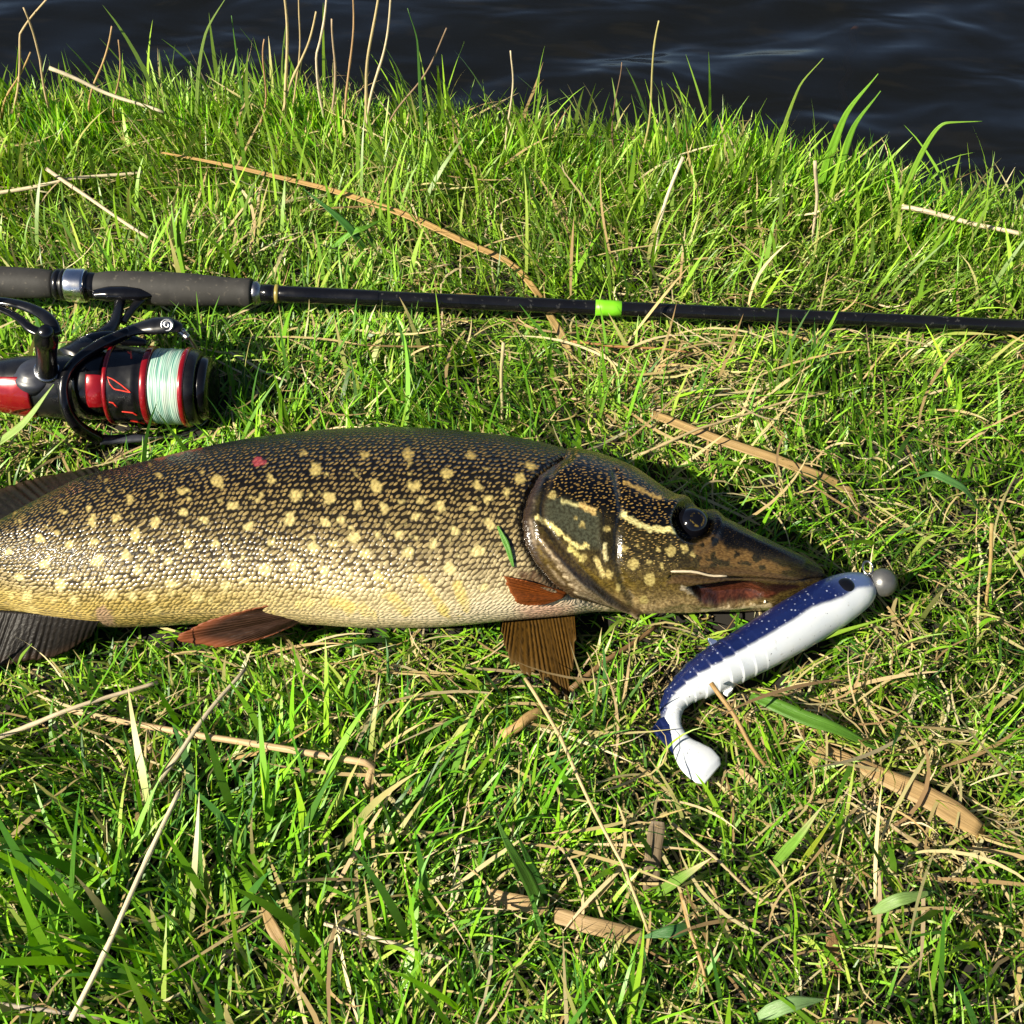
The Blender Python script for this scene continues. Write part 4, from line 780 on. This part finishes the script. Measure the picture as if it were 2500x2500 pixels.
leaf('pale brown leaf strip with a rounded end half hidden by green blades', [(1182, 2186, .018), (1260, 2203, .020), (1340, 2222, .014)], 40, (.46, .32, .16), prof=FLAT, fold=.08)
leaf('longer brown leaf strip in line with the rounded strip', [(1352, 2232, .016), (1450, 2262, .020), (1570, 2290, .014)], 40, (.40, .27, .13), prof=FLAT, fold=.08)
leaf('dull grey brown leaf strip standing upright in the grass', [(1588, 2178, .004), (1594, 2090, .022), (1606, 2005, .042)], 40, GREYB, prof=FLAT, fold=.08)
leaf('small dark brown leaf scrap standing on end', [(2040, 2405, .004), (2036, 2340, .014), (2030, 2270, .028)], 34, (.24, .14, .06), prof=FLAT, fold=.1)
leaf('crumpled tan leaf with pointed ends among long green blades', [(640, 2205, .030), (665, 2265, .032), (705, 2330, .026), (732, 2390, .012)], 30, TAN, prof=[(0, .25), (.3, 1), (.8, .8), (1, .5)])
leaf('brown scrap below the crossing of the straws', [(330, 1812, .010), (365, 1832, .014), (395, 1852, .008)], 18, (.42, .28, .14), prof=FLAT)
leaf('tan leaf scrap lying right of the curled lure tail', [(1795, 1868, .012), (1830, 1905, .016), (1880, 1955, .008)], 22, (.48, .33, .17), prof=[(0, .4), (.4, 1), (1, .5)])
leaf('pale tan leaf scrap in the shade beyond the lure body', [(2065, 1700, .012), (2090, 1688, .014), (2130, 1672, .008)], 22, TAN, prof=[(0, .4), (.5, 1), (1, .4)])
# --- single green blades that stand out
G1, G2, G3 = (.10, .26, .02), (.05, .16, .025), (.20, .36, .04)
gk = dict(cat_='grass blade', name='grass_blade', mat=M_BLADE)
leaf('broad dark green blade lying right of the curled lure tail', [(1832, 1700, .030), (1900, 1725, .034), (2000, 1765, .034), (2165, 1840, .018)], 36, (.075, .18, .018), **gk)
leaf('broad green blade standing over the rounded brown strip', [(1330, 2250, .004), (1295, 2160, .034), (1240, 2060, .066), (1203, 1978, .080)], 34, (.07, .18, .022), **gk)
leaf('narrower green blade close beside the blade over the rounded strip', [(1345, 2215, .004), (1300, 2120, .030), (1262, 2035, .060)], 22, G2, **gk)
leaf('pale tipped green blade rising beside the dull upright leaf strip', [(1600, 2185, .008), (1660, 2145, .034), (1738, 2094, .055)], 26, (.16, .30, .05), tipcol=(.55, .45, .26), **gk)
leaf('bright green blade pointing up towards the broad tan strip', [(1882, 2120, .006), (1935, 2060, .040), (2010, 1965, .072)], 26, (.18, .36, .05), tipcol=(.42, .40, .2), **gk)
leaf('thin yellow green blade beside the bright blade near the tan strip', [(1945, 2125, .004), (1990, 2060, .036), (2042, 1985, .064)], 13, (.28, .36, .03), **gk)
leaf('pale green blade lying level over grass below the broad tan strip', [(2130, 2228, .024), (2200, 2195, .036), (2290, 2175, .030)], 30, (.20, .33, .09), **gk)
leaf('pale green blade lying flat near the small upright leaf scrap', [(1850, 2482, .028), (1930, 2452, .036), (2015, 2440, .030)], 36, (.20, .34, .12), **gk)
leaf('light green blade with bent tip reaching over the reel from below', [(-30, 1100, .030), (50, 1042, .055), (132, 938, .085)], 24, (.26, .38, .10), **gk)
leaf('pale green upright blade standing below the dark anal fin of the pike', [(40, 1640, .010), (52, 1605, .035), (78, 1572, .055)], 16, G3, **gk)
leaf('tiny green leaf stuck on the flank of the pike behind the gill', [tuple(project(on_pike(1214, 1286, .0015)[0])[:2]) + (on_pike(1214, 1286, .0015)[0][2],), tuple(project(on_pike(1236, 1335, .002)[0])[:2]) + (on_pike(1236, 1335, .002)[0][2],), tuple(project(on_pike(1252, 1384, .0015)[0])[:2]) + (on_pike(1252, 1384, .0015)[0][2],)], 15, (.12, .33, .04), prof=[(0, .3), (.4, 1), (.8, .7), (1, .3)], **gk)
leaf('arched green blade lying beyond the ball head of the lure', [(2230, 1172, .030), (2290, 1160, .050), (2345, 1188, .045), (2400, 1260, .020)], 22, (.08, .2, .05), **gk)
leaf('slanting green blade in the long grass above the fore grip', [(905, 640, .008), (860, 565, .035), (740, 460, .060)], 20, G2, **gk)
leaf('green blade arching over the grass between rod and orange reed', [(810, 605, .020), (880, 560, .036), (935, 535, .030)], 18, G1, **gk)
leaf('dull green blade lying level beside the longer brown strip', [(1690, 2260, .026), (1640, 2275, .030), (1560, 2290, .024)], 30, (.05, .15, .04), **gk)
leaf('straight bright green blade passing beneath the white lure belly', [(1840, 1632, .010), (2000, 1560, .022), (2195, 1500, .030)], 14, (.24, .42, .03), **gk)
# --- tall things on the rim, against the water
def rim_y(u): return float(y_edge(at_z(u, 290, 0)[0])) - .02
def rim(kind, label, base, tip, wpx, col, mid=None, dy=0.0, group=None):
    y = rim_y(base[0]) + dy; b = at_y(base[0], base[1] + 60, y); b[2] = float(ground(b[0], y)) - .004
    bu, bv, _ = project(b); pts = [(bu, bv), *( [mid] if mid else []), tip]
    if kind == 'stem': return stem(label, pts, wpx * .85, tuple(np.array(col) * 1.1), group, 'dry stalk', 'dry_stalk', taper=.55, plane=y, wob=.0022)
    return leaf(label, [(p[0], p[1], y) for p in pts], wpx, col, group, plane='y', **gk)
rs = 'dry stalks standing on the rim of the bank'
rim('stem', 'thickest upright straw stalk in the clump of dead stalks on the rim', (697, 240), (692, -40), 11, STRAW, group=rs)
rim('stem', 'bent stalk leaning right out of the base of the thickest stalk', (670, 262), (772, 30), 9, STRAW, (735, 130), group=rs)
rim('stem', 'curved whitish stalk standing right of the bent stalk', (798, 240), (800, -40), 9, PALE, (770, 130), group=rs)
rim('stem', 'short frayed stalk with a blunt top in the clump', (800, 225), (816, 45), 9, (.45, .34, .22), group=rs)
rim('stem', 'thin reddish stalk rising behind the blunt topped stalk', (832, 215), (862, -30), 8, (.40, .26, .13), group=rs)
rim('stem', 'twin straw stalk, straighter of the pair at the end of the clump', (872, 245), (922, -30), 11, STRAW, group=rs)
rim('stem', 'twin straw stalk, more slanted of the pair at the end of the clump', (880, 240), (958, -30), 9, PALE, group=rs)
rim('stem', 'thin dark twig slanting low over the water from the clump', (900, 190), (1092, 74), 7, (.24, .16, .10), group=rs)
rim('stem', 'fine forked stalk crossing behind the thickest stalk', (690, 120), (735, -20), 6, STRAW, dy=.01, group=rs)
rim('stem', 'slanted brown stalk standing over the dark grass on the rim', (185, 262), (268, 68), 8, (.44, .30, .14), group=rs)
rim('stem', 'short brown stalk beside the slanted brown stalk', (258, 225), (288, 102), 7, (.38, .24, .12), group=rs)
rim('stem', 'kinked straw stalk by the corner of the bank', (118, 225), (52, 15), 9, STRAW, (100, 150), group=rs)
rim('stem', 'slanting dry stalk crossing the kinked corner stalk', (-10, 205), (128, -20), 8, STRAW, (50, 90), group=rs)
rim('stem', 'second slanting dry stalk low at the corner of the bank', (-30, 290), (70, 130), 8, (.42, .28, .12), group=rs)
rim('stem', 'lone straight stalk with green foot standing over the water', (1568, 285), (1612, 52), 8, (.40, .36, .14), group=rs)
rim('stem', 'short thin stalk standing alone behind the orange reed leaf', (1238, 260), (1250, 118), 7, PALE, group=rs)
rim('stem', 'faint dark thin stalk amid green tips on the rim', (1500, 250), (1512, 150), 5, (.20, .13, .08), group=rs)
rim('stem', 'short reddish dry stalk among the green tips of the rim', (628, 235), (650, 98), 7, (.40, .24, .12), group=rs)
rim('blade', 'longest broad green blade leaning out over the water', (1990, 420), (2144, 180), 22, (.17, .36, .03), (2060, 290))
rim('blade', 'second broad green blade parallel to the longest leaning blade', (2020, 440), (2150, 222), 20, (.15, .34, .03), (2080, 320))
rim('blade', 'narrow straight blade reaching towards the submerged twig', (1885, 300), (2010, 142), 11, (.22, .34, .05), (1950, 215))
rim('blade', 'slim blade bent flat at its tip over the water', (2190, 400), (2398, 296), 13, (.22, .40, .04), (2310, 300))
rim('blade', 'tall thin dark green blade standing beyond the stalk clump', (1028, 240), (995, 20), 9, (.06, .16, .03), (1020, 110))
rim('blade', 'tall green blade with dry seed tip on the rim', (455, 210), (560, -20), 10, (.18, .28, .06), (500, 90))
rim('blade', 'green blade rising straight near the tall seed tipped blade', (585, 170), (565, 38), 8, (.08, .20, .03))
# --- twig under the water
tw = [at_z(u, v, z) for u, v, z in ((2035, 350, -.235), (2055, 250, -.222), (2072, 140, -.215), (2092, 60, -.212))]
P = resample(tw, 30); P[:, 0] += .004 * np.sin(np.arange(30) * .9); V, F = tube(P, .0045 * (1 + .5 * (vnoise(np.arange(30) * .7, np.zeros(30), 3) - .5)), 8)
tag(make('water_weed', V, F, M_STRAW, solid=False, attrs=dict(col=np.tile(np.array([[.42, .18, .07]]), (len(V), 1)))), 'reddish brown weed stem standing under the dark water', 'weed')

# ================================================================== GRASS
GC = .004; X0, Y0, NX, NY = -1.0, 0.0, 500, 320
def grid_of(P):
    ix = ((P[:, 0] - X0) / GC).astype(int); iy = ((P[:, 1] - Y0) / GC).astype(int); k = (ix >= 0) & (ix < NX) & (iy >= 0) & (iy < NY); return ix, iy, k
ztop = np.full((NX, NY), -9.); zbot = np.full((NX, NY), 9.)
ix, iy, k = grid_of(MAIN_SOLID); np.maximum.at(ztop, (ix[k], iy[k]), MAIN_SOLID[k, 2]); np.minimum.at(zbot, (ix[k], iy[k]), MAIN_SOLID[k, 2])
for _ in range(1):                                       # close pin holes, grow by a cell
    zt, zb = ztop.copy(), zbot.copy()
    for dx_, dy_ in ((1, 0), (-1, 0), (0, 1), (0, -1)):
        zt = np.maximum(zt, np.roll(ztop, (dx_, dy_), (0, 1))); zb = np.minimum(zb, np.roll(zbot, (dx_, dy_), (0, 1)))
    ztop, zbot = zt, zb
ahead = np.full((NX, NY), 9.)                            # distance to the next solid lying further back
run = np.full(NX, 9.)
for j in range(NY - 1, -1, -1):
    run = np.where(ztop[:, j] > .010, 0, run + GC); ahead[:, j] = run
ahead2 = np.full((NX, NY), 9.); run = np.full(NX, 9.); zl = np.full((NX, NY), -9.)
LP = np.concatenate(LITTER); ix, iy, k = grid_of(LP); np.maximum.at(zl, (ix[k], iy[k]), LP[k, 2])
for j in range(NY - 1, -1, -1):
    run = np.where(zl[:, j] > .008, 0, run + GC); ahead2[:, j] = run
def look(A, x, y, default):
    ix = ((x - X0) / GC).astype(int); iy = ((y - Y0) / GC).astype(int); ok = (ix >= 0) & (ix < NX) & (iy >= 0) & (iy < NY)
    return np.where(ok, A[np.clip(ix, 0, NX - 1), np.clip(iy, 0, NY - 1)], default)
def blades(x, y, z0, L, W, az, lean, bend, curl, c0, c1, k=6, twist=None, zmin=True, cull=True):
    n = len(x); s = np.linspace(0, 1, k + 1); sm = (s[:-1] + s[1:]) / 2
    ph = lean[:, None] + bend[:, None] * sm[None]**1.3; aa = az[:, None] + curl[:, None] * sm[None]
    st = np.stack([np.sin(ph) * np.sin(aa), np.sin(ph) * np.cos(aa), np.cos(ph)], -1) * (L / k)[:, None, None]
    P = np.concatenate([np.zeros((n, 1, 3)), np.cumsum(st, 1)], 1); P[..., 0] += x[:, None]; P[..., 1] += y[:, None]; P[..., 2] += z0[:, None]
    if zmin: P[..., 2] = np.maximum(P[..., 2], (ground(P[..., 0], P[..., 1]) + .0008))
    if cull:
        bad = np.zeros(n, bool); lucky = rng.uniform(0, 1, n) < .72
        for i in range(0, k + 1):
            q = P[:, i]; zt = look(ztop, q[:, 0], q[:, 1], -9.); zb = look(zbot, q[:, 0], q[:, 1], 9.); bad |= (q[:, 2] < zt + .0015) & (q[:, 2] > np.maximum(zb - .003, .0065)); bad |= (zt > .012) & (q[:, 2] >= zt) & lucky
        keep = ~bad; P, W, az, curl, c0, c1, n = P[keep], W[keep], az[keep], curl[keep], c0[keep], c1[keep], keep.sum()
        if twist is not None: twist = twist[keep]
    T = np.gradient(P, axis=1); T /= np.linalg.norm(T, axis=2)[..., None] + 1e-9
    a2 = az + (twist if twist is not None else 0); B = np.stack([np.cos(a2), -np.sin(a2), np.zeros(n)], -1)[:, None] * np.ones((1, k + 1, 1))
    B = B - T * (B * T).sum(-1, keepdims=True); B /= np.linalg.norm(B, axis=2)[..., None] + 1e-9
    wp = np.minimum(1, (1 - s) * 2.3)**.75 * (.55 + .45 * np.minimum(1, s * 4)); wp[-1] = .04
    h = B * (W[:, None] * wp[None] / 2)[..., None]
    V = np.stack([P - h, P + h], 2).reshape(-1, 3)
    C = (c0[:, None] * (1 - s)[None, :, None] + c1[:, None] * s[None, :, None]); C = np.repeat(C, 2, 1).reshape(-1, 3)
    base = (np.arange(n) * (k + 1) * 2)[:, None, None]; i = np.arange(k)[None, :, None] * 2
    F = (base + i + np.array([0, 1, 3, 2])[None, None]).reshape(-1, 4)
    return V, F, C
def scatter(n, margin=.10, front=.14):
    """points spread evenly over the bank in and around the view"""
    y = rng.uniform(front, 1.25, int(n * 2.2)); x = rng.uniform(-.80, .80, len(y)); ok = (np.abs(x) < .20 + .42 * y + margin) & (y < y_edge(x) + .10)
    return x[ok][:n], y[ok][:n]
def pick(cols, n, wts=None):
    cols = np.array(cols); i = rng.choice(len(cols), n, p=None if wts is None else np.array(wts) / np.sum(wts)); return cols[i] * rng.uniform(.75, 1.25, (n, 1)) * rng.uniform(.92, 1.08, (n, 3))
def join(name, label, parts, mat, cat_):
    n = 0; Vs, Fs, Cs = [], [], []
    for V, F, C in parts: Vs.append(V); Fs.append(F + n); Cs.append(C); n += len(V)
    o = make(name, np.concatenate(Vs), np.concatenate(Fs), mat, origin=(0, .6, 0), solid=False, attrs=dict(col=np.concatenate(Cs)), smooth=True)
    return tag(o, label, cat_, kind='stuff')
GREENS = [(.085, .25, .007), (.145, .36, .010), (.225, .45, .016), (.038, .145, .010), (.32, .45, .07), (.026, .115, .014)]
DRY = [(.46, .37, .18), (.56, .48, .29), (.34, .24, .10), (.44, .38, .17), (.24, .16, .07)]
def fields(x, y):
    e = y_edge(x) - y; tall = sstep(.26, .0, e); u, v, _ = project(np.stack([x, y, 0 * x], -1))
    lim = np.minimum(.013 + .95 * look(ahead, x, y, 9.), .018 + .8 * look(ahead2, x, y, 9.)); leftfront = sstep(1750, 2150, v) * sstep(1500, 500, u)
    dry = .5 * vnoise(x * 14 + 7, y * 14, 101) + .5 * vnoise(x * 5, y * 5, 102); dry = dry + .24 * np.exp(-((u - 1680) / 330)**2 - ((v - 1000) / 170)**2) + .03 * sstep(1500, 2100, u) * sstep(1700, 1900, v) - .12 * tall - .10 * leftfront - .06
    return e, tall, lim, leftfront, dry, u, v
def green_layer(n, Lr, Wr, lean, bend, k=6, near=False):
    x, y = scatter(n)
    if near: kk = look(ahead, x, y, 9.) < .03; x, y = x[kk], y[kk]
    e, tall, lim, lf, dry, u, v = fields(x, y)
    p = 1 - .75 * sstep(.50, .72, dry); keepm = rng.uniform(0, 1, len(x)) < p; x, y, tall, lim, lf, dry = x[keepm], y[keepm], tall[keepm], lim[keepm], lf[keepm], dry[keepm]; n = len(x); e_ = e[keepm]
    clump = vnoise(x * 26, y * 26, 103, 2)
    L = rng.uniform(*Lr, n) * (.65 + .7 * clump) * (1 + .30 * tall + .30 * lf); le = np.abs(rng.normal(0, lean, n)) * (1 - .45 * tall); be = rng.uniform(bend * .2, bend, n)
    az = 2 * np.pi * vnoise(x * 6 + 3, y * 6, 104, 2) * 1.5 + rng.normal(0, 1.1, n) + lf * .4
    over = L * np.cos(np.minimum(le + be * .4, 1.4)) > lim; sc = np.where(over, np.clip(lim / (L * np.cos(np.minimum(le + be * .4, 1.4)) + 1e-6), .22, 1), 1)
    le = np.where(over, le + (1 - sc) * .9, le); L = np.where(over, L * np.maximum(sc, .5), L)
    W = rng.uniform(*Wr, n) * (.8 + .4 * lf)
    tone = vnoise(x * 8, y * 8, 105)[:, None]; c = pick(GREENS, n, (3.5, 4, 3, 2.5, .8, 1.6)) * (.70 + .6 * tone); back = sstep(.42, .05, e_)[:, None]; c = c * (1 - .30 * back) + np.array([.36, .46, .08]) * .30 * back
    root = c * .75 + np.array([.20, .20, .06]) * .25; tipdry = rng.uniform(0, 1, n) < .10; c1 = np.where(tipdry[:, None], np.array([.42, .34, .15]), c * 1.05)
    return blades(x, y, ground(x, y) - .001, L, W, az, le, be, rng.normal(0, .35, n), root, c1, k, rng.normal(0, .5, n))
def thatch(n, Lr, Wr, zr, k=7, dead=True, cols=DRY, wild=1.3):
    x, y = scatter(n); e, tall, lim, lf, dry, u, v = fields(x, y)
    keepm = rng.uniform(0, 1, len(x)) < np.clip(.22 + 1.0 * sstep(.42, .68, dry), 0, 1); x, y, lim, tall = x[keepm], y[keepm], lim[keepm], tall[keepm]; n = len(x)
    z0 = ground(x, y) + np.minimum(rng.uniform(*zr, n), np.maximum(lim * .7, .004)); le = rng.normal(1.42, .20, n)
    az = rng.uniform(0, 2 * np.pi, n)
    return blades(x, y, z0, rng.uniform(*Lr, n), rng.uniform(*Wr, n), az, le, rng.normal(.12, .30, n), rng.normal(0, wild, n), pick(cols, n), pick(cols, n), k, rng.normal(0, .5, n))
parts = [green_layer(15000, (.008, .017), (.0013, .0026), .8, .9, 4, near=True), green_layer(32000, (.018, .042), (.0010, .0020), .48, 1.1), green_layer(18000, (.030, .062), (.0014, .0028), .42, 1.1), green_layer(2200, (.055, .090), (.0028, .0050), .42, .8, 8)]
# taller fringe along the rim
n = 6500; xe = rng.uniform(-.8, .8, n); ye = y_edge(xe) + rng.normal(-.015, .035, n); cl = vnoise(xe * 30, ye * 12, 107, 2)
L = rng.uniform(.030, .058, n) * (.4 + 1.0 * cl); c = pick(GREENS + [(.46, .38, .2)], n, (2, 4, 4, 1, 2.5, .5, 1.0)) * 1.1
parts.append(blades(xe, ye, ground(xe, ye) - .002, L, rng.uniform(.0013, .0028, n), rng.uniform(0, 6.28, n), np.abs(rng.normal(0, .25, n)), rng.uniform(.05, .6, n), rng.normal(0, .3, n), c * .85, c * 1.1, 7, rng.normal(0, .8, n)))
# wider surroundings, outside the view
n = 46000; xo = rng.normal(0, .85, n); yo = rng.uniform(-.9, 1.4, n); ok = ((np.abs(xo) > .20 + .42 * yo + .06) | (yo < .14) | (np.abs(xo) > .8)) & (yo < y_edge(xo) + .06); xo, yo = xo[ok], yo[ok]; n = len(xo); c = pick(GREENS, n)
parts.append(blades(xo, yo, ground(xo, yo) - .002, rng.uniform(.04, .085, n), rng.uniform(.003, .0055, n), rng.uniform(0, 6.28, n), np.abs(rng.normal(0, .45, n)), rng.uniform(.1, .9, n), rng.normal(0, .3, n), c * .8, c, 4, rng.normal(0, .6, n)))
join('grass', 'dense short green grass covering the whole bank', parts, M_GRASS, 'grass')
YG = [(.24, .36, .03), (.34, .38, .07), (.14, .28, .02), (.20, .40, .02)]
parts = [thatch(12500, (.03, .07), (.0007, .0013), (.001, .016), wild=2.2), thatch(5000, (.012, .032), (.0008, .0015), (.0005, .005), wild=1.5), thatch(6000, (.03, .07), (.0009, .0017), (.008, .024), wild=1.6), thatch(2600, (.05, .10), (.0015, .0026), (.008, .028), wild=.6)]
GT = [thatch(15000, (.02, .05), (.0008, .0015), (.003, .022), cols=YG, wild=2.2)]
join('low_grass', 'fine curled lime green shoots low between the grass blades', GT, M_GRASS, 'grass')
join('dry_grass', 'tangle of dead straw coloured grass matted between the green blades', parts, M_THATCH, 'dry grass')
